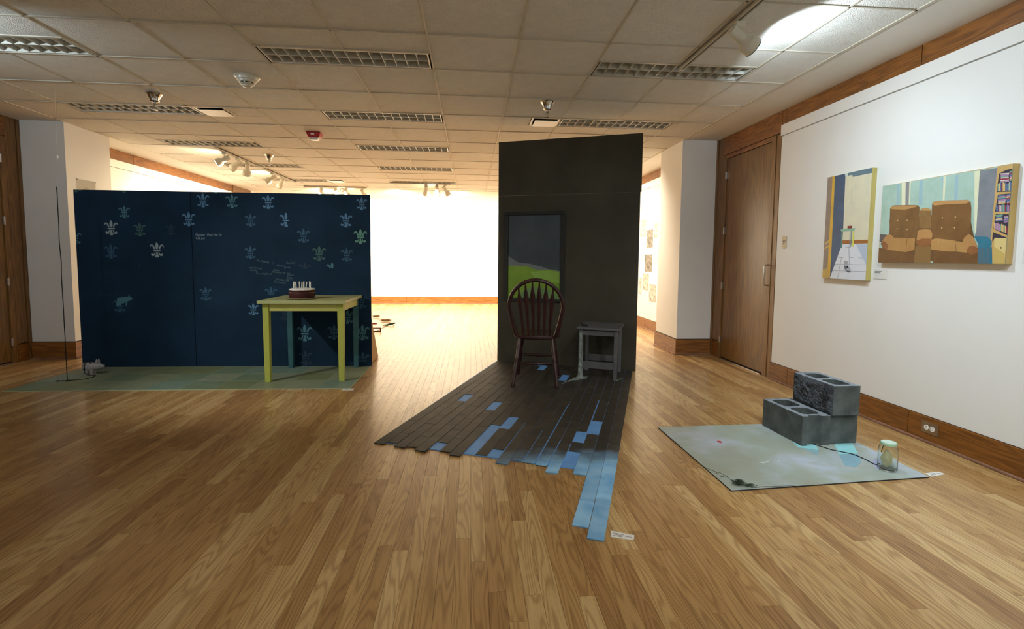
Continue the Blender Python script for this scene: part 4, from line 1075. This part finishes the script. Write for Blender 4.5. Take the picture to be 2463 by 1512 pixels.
L_ = lambda x0, y0, x1, y1, w=2.2: [(x0-w*(y1-y0)/math.hypot(x1-x0, y1-y0), y0+w*(x1-x0)/math.hypot(x1-x0, y1-y0)), (x1-w*(y1-y0)/math.hypot(x1-x0, y1-y0), y1+w*(x1-x0)/math.hypot(x1-x0, y1-y0)), (x1+w*(y1-y0)/math.hypot(x1-x0, y1-y0), y1-w*(x1-x0)/math.hypot(x1-x0, y1-y0)), (x0+w*(y1-y0)/math.hypot(x1-x0, y1-y0), y0-w*(x1-x0)/math.hypot(x1-x0, y1-y0))]
S1 = [('painted_brown_wall', [[(90, 160), (157, 165), (100, 1240), (40, 1260)]], (150, 132, 120), (132, 114, 100)),
      ('painted_tan_floor', [[(30, 1255), (102, 1248), (126, 1380), (30, 1380)]], (196, 164, 84), (180, 148, 76)),
      ('painted_rail', [[(72, 942), (122, 905), (120, 930), (70, 970)], [(62, 1000), (120, 965), (118, 985), (60, 1022)]], (204, 166, 90), None),
      ('painted_yellow_edge', [[(157, 160), (190, 155), (128, 1380), (98, 1240)]], (220, 176, 62), (204, 160, 50)),
      ('painted_navy_wall', [[(187, 150), (310, 130), (284, 780), (268, 1008), (124, 1365), (150, 900)]], (58, 88, 122), (46, 72, 102)),
      ('painted_cream_wall', [[(308, 160), (640, 115), (600, 908), (272, 916), (282, 780)]], (222, 216, 186), (208, 206, 182)),
      ('painted_cream_line', [L_(383, 155, 378, 490, 1.6)], (190, 182, 152), None),
      ('painted_blue_band', [[(305, 130), (640, 55), (640, 120), (395, 172), (388, 148), (308, 165)]], (98, 126, 140), (84, 112, 126)),
      ('painted_light_square', [[(303, 132), (335, 127), (337, 156), (306, 166)]], (198, 218, 216), None),
      ('painted_skirting', [[(272, 914), (600, 906), (600, 949), (273, 960)]], (160, 100, 40), (142, 86, 32)),
      ('painted_white_floor', [[(268, 962), (640, 948), (640, 1400), (124, 1364)]], (222, 226, 234), (212, 218, 228)),
      ('painted_floor_shadow', [[(432, 960), (640, 950), (640, 1300), (566, 1210)]], (176, 192, 214), None),
      ('painted_floor_lines', [L_(218, 1118, 282, 1120), L_(360, 1118, 400, 1120), L_(462, 1120, 510, 1122), L_(190, 1195, 560, 1202), L_(160, 1270, 555, 1282), L_(262, 1120, 215, 1362), L_(310, 994, 370, 996)], (130, 142, 160), None),
      ('painted_table_leg', [[(262, 812), (277, 812), (271, 1006), (254, 1006)]], (72, 128, 122), None),
      ('painted_table_leg', [[(372, 806), (386, 804), (377, 990), (367, 990)]], (120, 130, 140), None),
      ('painted_table_leg', [[(396, 800), (412, 796), (404, 992), (386, 992)]], (212, 214, 96), None),
      ('painted_table_top', [[(250, 790), (330, 774), (424, 772), (412, 804), (264, 814)]], (134, 180, 154), None),
      ('painted_cake', [[(334, 746), (386, 743), (386, 776), (334, 778)]], (142, 48, 54), (122, 38, 44)),
      ('painted_string', [L_(362, 848, 350, 1010, 1.6), L_(350, 1010, 354, 1195, 1.6), L_(262, 1290, 330, 1280, 1.8)], (110, 124, 150), None),
      ('painted_pig', [E_(318, 1205, 28, 42), [(296, 1170), (305, 1148), (314, 1170)], [(322, 1170), (332, 1148), (338, 1172)], E_(335, 1255, 34, 36)], (176, 178, 184), (140, 150, 160)),
      ('painted_pig_shade', [E_(312, 1228, 16, 16), E_(350, 1282, 24, 9), L_(300, 1245, 350, 1290, 4)], (88, 108, 126), None)]
painting('tall_painting', 'tall narrow painting of a tiled room with a distant table', 3.972, 3.508, 1.037, 1.871, (1970, 390), 4.875, S1, mat('ochre_canvas_edge', (206, 188, 116), .6, (190, 176, 100), 4))
def books(x0, x1, y0, y1, n, skewy=0.0):
    r = random.Random(int(x0+y0)); out = {}
    x = x0
    for i in range(n):
        w = (x1-x0)/n; c = r.randrange(6); h = r.uniform(0, .2)*(y1-y0)
        out.setdefault(c, []).append([(x+1, y0+h+skewy*(x-x0)), (x+w-1.5, y0+h+skewy*(x-x0)), (x+w-1.5, y1+skewy*(x-x0)), (x+1, y1+skewy*(x-x0))]); x += w
    return out
def lying(x0, x1, y0, y1, n, skewy=0.0):
    r = random.Random(int(x0*3+y0)); out = {}
    h = (y1-y0)/n
    for i in range(n):
        c = r.randrange(6); a, b = x0+r.uniform(0, 12), x1-r.uniform(0, 10)
        out.setdefault(c, []).append([(a, y0+h*i+1), (b, y0+h*i-8+1), (b, y0+h*(i+1)-8-1.5), (a, y0+h*(i+1)-1.5)])
    return out
BK = {}
for d in (books(1512, 1682, 245, 352, 11, -.06), lying(1540, 1655, 135, 248, 7), lying(1655, 1690, 110, 230, 6), books(1492, 1655, 508, 596, 12, .03), lying(1512, 1615, 400, 508, 8), lying(1615, 1668, 390, 512, 8), books(1468, 1630, 715, 810, 11, .34), lying(1485, 1578, 638, 720, 6), lying(1580, 1645, 655, 735, 6)):
    for k, v in d.items(): BK.setdefault(k, []).extend(v)
BC = [(176, 132, 170), (208, 196, 190), (150, 46, 66), (86, 112, 150), (220, 186, 120), (128, 168, 150)]
S2 = [('painted_curtains', [[(60, 270), (1720, 20), (1720, 1260), (60, 1260)]], (156, 186, 168), (172, 200, 190)),
      ('painted_curtain_folds', [[(290, 262), (318, 258), (306, 520), (282, 520)], [(560, 215), (600, 208), (590, 520), (548, 520)], [(990, 160), (1030, 152), (1020, 450), (980, 455)], [(820, 190), (850, 182), (842, 330)]], (150, 182, 192), None),
      ('painted_cream_gaps', [[(345, 250), (393, 243), (390, 525), (343, 530)], [(438, 235), (457, 232), (440, 505), (428, 510)], [(850, 175), (880, 170), (862, 470), (842, 470)], [(1225, 112), (1292, 100), (1247, 850), (1227, 847)]], (226, 226, 192), (214, 216, 184)),
      ('painted_grey_gap', [[(393, 243), (438, 235), (428, 520), (388, 525)]], (136, 138, 140), None),
      ('painted_grey_wall', [[(1292, 100), (1515, 65), (1430, 960), (1225, 905), (1247, 850)]], (134, 138, 146), (116, 122, 130)),
      ('painted_dark_floor', [[(60, 870), (170, 880), (100, 970), (60, 960)]], (92, 84, 84), None),
      ('painted_sofa', [[(195, 700), (700, 640), (1180, 700), (1230, 950), (1270, 1100), (1262, 1200), (90, 1190), (120, 1000), (205, 880)]], (112, 80, 46), (96, 68, 38)),
      ('painted_back', [[(205, 560), (222, 532), (260, 522), (500, 518), (545, 522), (562, 550), (548, 780), (515, 918), (255, 908), (195, 872)]], (128, 92, 50), (108, 76, 40)),
      ('painted_back_edge', [[(207, 556), (224, 532), (300, 526), (520, 522), (540, 535), (440, 562), (380, 574), (220, 568)]], (182, 138, 84), None),
      ('painted_middle_back', [[(560, 590), (590, 560), (640, 552), (705, 572), (702, 800), (556, 800)]], (142, 108, 62), (122, 90, 50)),
      ('painted_middle_edge', [[(566, 585), (592, 560), (645, 553), (706, 570), (700, 590), (640, 588)]], (186, 142, 86), None),
      ('painted_back', [[(714, 505), (730, 478), (800, 464), (1150, 455), (1180, 475), (1190, 560), (1178, 870), (1090, 948), (960, 948), (735, 922), (704, 800)]], (128, 90, 48), (110, 76, 40)),
      ('painted_back_edge', [[(718, 502), (732, 480), (800, 466), (1150, 457), (1176, 475), (1130, 500), (900, 508), (740, 526)]], (186, 140, 86), None),
      ('painted_base', [[(60, 1035), (185, 1058), (395, 1088), (502, 1060), (496, 1225), (60, 1220)], [(725, 1055), (900, 1083), (1130, 1096), (1280, 1098), (1268, 1250), (722, 1240)]], (120, 84, 46), (104, 70, 38)),
      ('painted_middle_base', [[(512, 1008), (702, 1018), (692, 1235), (494, 1230)]], (134, 102, 58), None),
      ('painted_seat', [[(238, 912), (508, 922), (502, 1062), (395, 1090), (250, 1068), (178, 1062)]], (184, 138, 82), (170, 124, 70)),
      ('painted_seat', [[(704, 940), (760, 922), (960, 945), (1092, 968), (1135, 1096), (1000, 1082), (900, 1082), (704, 1056)]], (186, 142, 84), (172, 128, 72)),
      ('painted_seam', [L_(415, 918, 395, 1080, 2.5), L_(815, 955, 812, 1050, 2.5), L_(995, 960, 1010, 1080, 2.5), L_(990, 966, 1078, 945, 2)], (104, 72, 40), None),
      ('painted_arm', [[(104, 965), (140, 910), (185, 868), (220, 880), (248, 905), (215, 985), (175, 1062)], [(540, 840), (560, 818), (640, 812), (700, 818), (722, 870), (702, 1000), (600, 1022), (524, 980)], [(1085, 960), (1110, 905), (1160, 868), (1210, 900), (1268, 1020), (1200, 1060), (1135, 1090)]], (186, 138, 84), (172, 126, 74)),
      ('painted_arm_front', [[(92, 985), (118, 952), (160, 975), (188, 1005), (168, 1062), (118, 1040)], [(522, 950), (600, 925), (712, 925), (702, 1000), (650, 1020), (600, 1026), (530, 1000)], [(1138, 1060), (1165, 1022), (1215, 1012), (1278, 1040), (1280, 1080), (1240, 1112), (1190, 1118), (1136, 1096)]], (148, 96, 54), (132, 82, 44)),
      ('painted_buttons', [E_(298, 706, 7, 8, 8), E_(412, 704, 7, 8, 8), E_(294, 806, 7, 8, 8), E_(412, 816, 6, 7, 8), E_(840, 672, 9, 9, 8), E_(998, 664, 9, 9, 8), E_(834, 795, 9, 9, 8), E_(988, 793, 9, 9, 8)], (212, 176, 122), None),
      ('painted_table_shadow', [[(1272, 1000), (1420, 1000), (1412, 1260), (1266, 1260)]], (70, 106, 124), None),
      ('painted_side_table', [[(1225, 898), (1390, 903), (1466, 972), (1462, 1002), (1430, 1002), (1280, 996)], [(1418, 1040), (1458, 1006), (1444, 1260), (1410, 1260)], [(1353, 1040), (1373, 1040), (1370, 1172), (1356, 1172)], [(1281, 998), (1428, 1004), (1416, 1037), (1282, 1037)]], (42, 126, 152), (32, 104, 130)),
      ('painted_bookcase', [[(1508, 60), (1720, 20), (1720, 1270), (1445, 1260), (1440, 950), (1425, 945)]], (206, 170, 106), (192, 156, 94)),
      ('painted_shelf_gap', [[(1530, 138), (1610, 95), (1692, 75), (1676, 356), (1498, 362)], [(1515, 392), (1672, 378), (1655, 604), (1480, 602)], [(1490, 626), (1648, 630), (1628, 886), (1460, 806)], [(1455, 845), (1622, 912), (1622, 922), (1478, 916), (1445, 965)]], (48, 44, 62), None)]
S2 += [('painted_books', BK[k], BC[k], None) for k in sorted(BK)]
S2 += [('painted_drawer', [[(1478, 916), (1622, 922), (1592, 1262), (1448, 1262)]], (218, 196, 130), None), ('painted_drawer_shade', [[(1470, 1020), (1600, 1110), (1592, 1262), (1448, 1262)]], (198, 170, 98), None), ('painted_knob', [E_(1553, 1037, 10, 12, 10)], (92, 70, 44), None)]
painting('wide_painting', 'wide painting of a brown two seat sofa beside a bookcase', 3.403, 2.533, 1.172, 1.721, (2100, 390), 5.041, S2, mat('tan_canvas_edge', (198, 168, 104), .6, (186, 154, 92), 4))

# cards, switch, socket
M['card'] = mat('card_white', (226, 226, 222), .6); M['print'] = mat('grey_print', (112, 112, 112), .7)
def wall_card(label, y, z, w, h):
    t = thing('wall_label', label, 'label', (2.994, y, z), 0, 'gallery labels')
    obj('card', G().box(-.002, 0, -w/2, w/2, 0, h), M['card'], t)
    for k, (a, b) in enumerate(((.06, .6), (.06, .5))): obj('printed_line', G().box(-.0024, -.002, w/2-w*b, w/2-w*a, h*(.72-.13*k), h*(.78-.13*k)), M['print'], t)
wall_card('small white label card right of the tall painting', 3.42, 1.052, .115, .072)
wall_card('small label card cut by the right picture edge', 2.415, 1.18, .13, .072)
t = thing('key_switch', 'beige switch plate on the gallery panel beside the door', 'switch', (2.995, 4.565, 1.30))
obj('plate', G().box(-.006, 0, -.035, .035, 0, .112), mat('beige_plate', (196, 180, 146), .45), t, bevel=.002)
obj('key_barrel', G().lathe([(.006, 0), (.006, .004), (.001, .004)], 12, c=(-.006, 0, .045), axis=(-1, 0, 0)), M['black'], t, smooth=True)
obj('printed_line', G().box(-.0066, -.006, -.022, .022, .062, .071), M['print'], t)
for z in (.012, .1): obj('screw', G().lathe([(.004, 0), (.003, .0015)], 10, c=(-.006, 0, z), axis=(-1, 0, 0)), M['steel'], t)
t = thing('wall_socket', 'steel double socket in the right baseboard', 'socket', (XR-.038, 2.935, .064))
obj('cover_plate', G().box(-.005, 0, -.058, .058, 0, .074), M['steel'], t, bevel=.002)
for y in (-.0205, .0205):
    r_ = obj('receptacle', G().lathe([(.0165, 0), (.0165, .003), (.001, .003)], 20, c=(-.005, y, .037), axis=(-1, 0, 0)), M['lens'], t, smooth=True)
    for dy, dz, a, b in ((-.0, .007, .004, .0012), (.0, -.006, .005, .0012), (.009, 0, .0022, .0022)):
        obj('slot', G().box(-.0086, -.008, y+dy-a, y+dy+a, .037+dz-b, .037+dz+b), M['black'], r_)
def paper(label, pxs, lines=True):
    P = [on_z(x, y, 0) for x, y in pxs]; c = sum(P)/4
    t = thing('floor_label', label, 'label', (c[0], c[1], 0), 0, 'gallery labels')
    obj('card', G().prism([(p[0]-c[0], p[1]-c[1]) for p in P], .0003, .0012), M['card'], t)
    f = lambda u, v: ((P[0]*(1-u)+P[1]*u)*(1-v)+(P[3]*(1-u)+P[2]*u)*v)-c
    for k, (a, b) in enumerate(((.08, .55), (.2, .9), (.1, .5))):
        v0 = .28+.2*k
        obj('printed_line', G().prism([tuple(f(a, v0)[:2]), tuple(f(b, v0)[:2]), tuple(f(b, v0+.07)[:2]), tuple(f(a, v0+.07)[:2])], .0012, .0014), M['print'], t)
paper('white label slip on the floor right of the blue plank ends', ((1470, 1276), (1526, 1287), (1524, 1299), (1469, 1291)))
paper('white label slip on the floor behind the glass jar', ((2224, 1138), (2257, 1134), (2274, 1140), (2240, 1146)))
paper('white label slip at the near right corner of the tile board', ((824, 935.5), (852, 934), (850, 938), (824, 939)))
text_mesh('door_number', '802', .026, M['black'], sg, lambda v: (-.0056, .024-v.x, -.009+v.y), 0.0)

# prints pinned on the far right panel
k_ = {}
for nm, lo, hi in (('light', .60, .74), ('mid', .40, .68), ('dark', .36, .66)):
    q = NT('ink_print_'+nm); n1 = q.n('ShaderNodeTexNoise', {'Vector': q.coords((1, 1, 1)), 'Scale': 17.0, 'Detail': 8.0, 'Roughness': .8})
    q.link(q.ramp(n1.outputs[0], [(lo, lin((226, 220, 206))), (hi, lin((38, 34, 30)))]) if nm != 'dark' else q.ramp(n1.outputs[0], [(lo, lin((40, 36, 32))), (hi+.12, lin((214, 206, 190)))]), q.b.inputs['Base Color'])
    q.b.inputs['Roughness'].default_value = .7; M['ink_'+nm] = q.m
PRN = [((165, 168, 240, 370), 'light', 'top print with a black frame line'), ((80, 345, 150, 520), 'light', 'faint print below the top one'), ((40, 535, 100, 712), 'mid', 'grey print beside the black wall edge, upper'),
       ((105, 640, 170, 820), 'dark', 'dark print in the middle, upper'), ((180, 572, 225, 722), 'mid', 'speckled print next to the pier, upper'), ((40, 780, 95, 950), 'light', 'pale print beside the black wall edge'),
       ((90, 890, 160, 1066), 'dark', 'dark print in the middle, lower'), ((170, 850, 215, 990), 'light', 'pale print next to the pier'), ((65, 1080, 126, 1250), 'mid', 'mid grey print low down'),
       ((28, 1120, 54, 1290), 'mid', 'narrow grey print low beside the black wall edge'), ((130, 1190, 200, 1368), 'mid', 'lowest speckled print next to the pier')]
for (x0, y0, x1, y1), nm, lb in PRN:
    P = [on_x(1530+x/4.2, 400+y/4.2, 2.9935) for x, y in ((x0, y0), (x1, y0), (x1, y1), (x0, y1))]
    ya, yb = (P[0][1]+P[3][1])/2, (P[1][1]+P[2][1])/2; za, zb = (P[2][2]+P[3][2])/2, (P[0][2]+P[1][2])/2
    t = tag(obj('ink_print', G().box(-.0008, .0006, yb-(ya+yb)/2, ya-(ya+yb)/2, 0, zb-za), M['ink_'+nm], None, loc=(2.9935, (ya+yb)/2, za)), lb+' on the far right panel', 'print', 'ink prints on the far right panel')
# clear sheet on the left pier
ks = NT('clear_acrylic'); ks.b.inputs['Transmission Weight'].default_value = 1; ks.b.inputs['Roughness'].default_value = .05; ks.b.inputs['IOR'].default_value = 1.06; ks.b.inputs['Base Color'].default_value = (.99, .985, .96, 1)
t = thing('acrylic_sheet', 'clear sheet with round grey emblem pinned to the left pier', 'sheet', (-4.449, 6.105, 1.70))
obj('sheet', G().box(0, .004, 0, .29, 0, .335), ks.m, t)
obj('round_emblem', G().lathe([(.001, .0), (.052, .0), (.052, .0006), (.001, .0006)], 24, c=(.0042, .15, .195), axis=(1, 0, 0)), mat('grey_emblem', (172, 164, 132), .7), t)
for y in (.008, .282): obj('pin', G().lathe([(.006, 0), (.004, .006)], 10, c=(.004, y, .325), axis=(1, 0, 0)), M['steel'], t)
# bits of another floor piece beyond the blue wall
M['rust'] = mat('red_brown_wood', (124, 64, 34), .6, (92, 44, 24), 20); M['twig'] = mat('brown_wire', (150, 116, 66), .7)
t = thing('small_wooden_frame', 'little red brown wooden frame on the far floor, by the blue wall', 'wood piece', (-1.50, 7.98, 0), .15)
for z in (.0, .05): obj('rail', G().box(-.09, .09, -.03, .03, z+.001, z+.014), M['rust'], t)
for x in (-.08, .07): obj('post', G().box(x, x+.02, -.025, .025, .014, .05), M['rust'], t)
t = thing('dark_twig', 'dark forked twig with a line on the far floor', 'twig', (-1.40, 8.67, 0))
obj('twig_stem', G().tube([(-.11, 0, .01), (-.03, .0, .014), (.03, .02, .03), (.1, .05, .04)], [.006, .014, .018, .012], 7).tube([(.03, .02, .03), (.09, -.03, .008)], [.012, .006], 6), M['moss_wire'], t, smooth=True)
obj('line', G().tube([(0, .0, .012), (-.05, -.3, .006), (-.1, -.66, .006)], .004, 5), M['moss_wire'], t)
tag(obj('red_rod', G().tube([(-.14, 0, .012), (.03, 0, .012)], .011, 8), M['red'], None, loc=(-1.67, 8.88, 0)), 'short red rod on the far floor beside the blue wall', 'rod')
for (x0, y0, w_, d_), lb in (((-1.55, 9.26, .18, .12), 'long heap of fine brown wire on the far floor'), ((-1.83, 9.85, .1, .1), 'small heap of fine brown wire farthest on the floor')):
    pts = []; p = Vector((0, 0, .01))
    for i in range(120):
        p = p.lerp(Vector((rr.uniform(-w_, w_), rr.uniform(-d_, d_), rr.uniform(.005, .05))), .5); pts.append(p.copy())
    tag(obj('wire_heap', G().tube(pts, .003, 4), M['twig'], None, loc=(x0, y0, 0)), lb, 'wire')
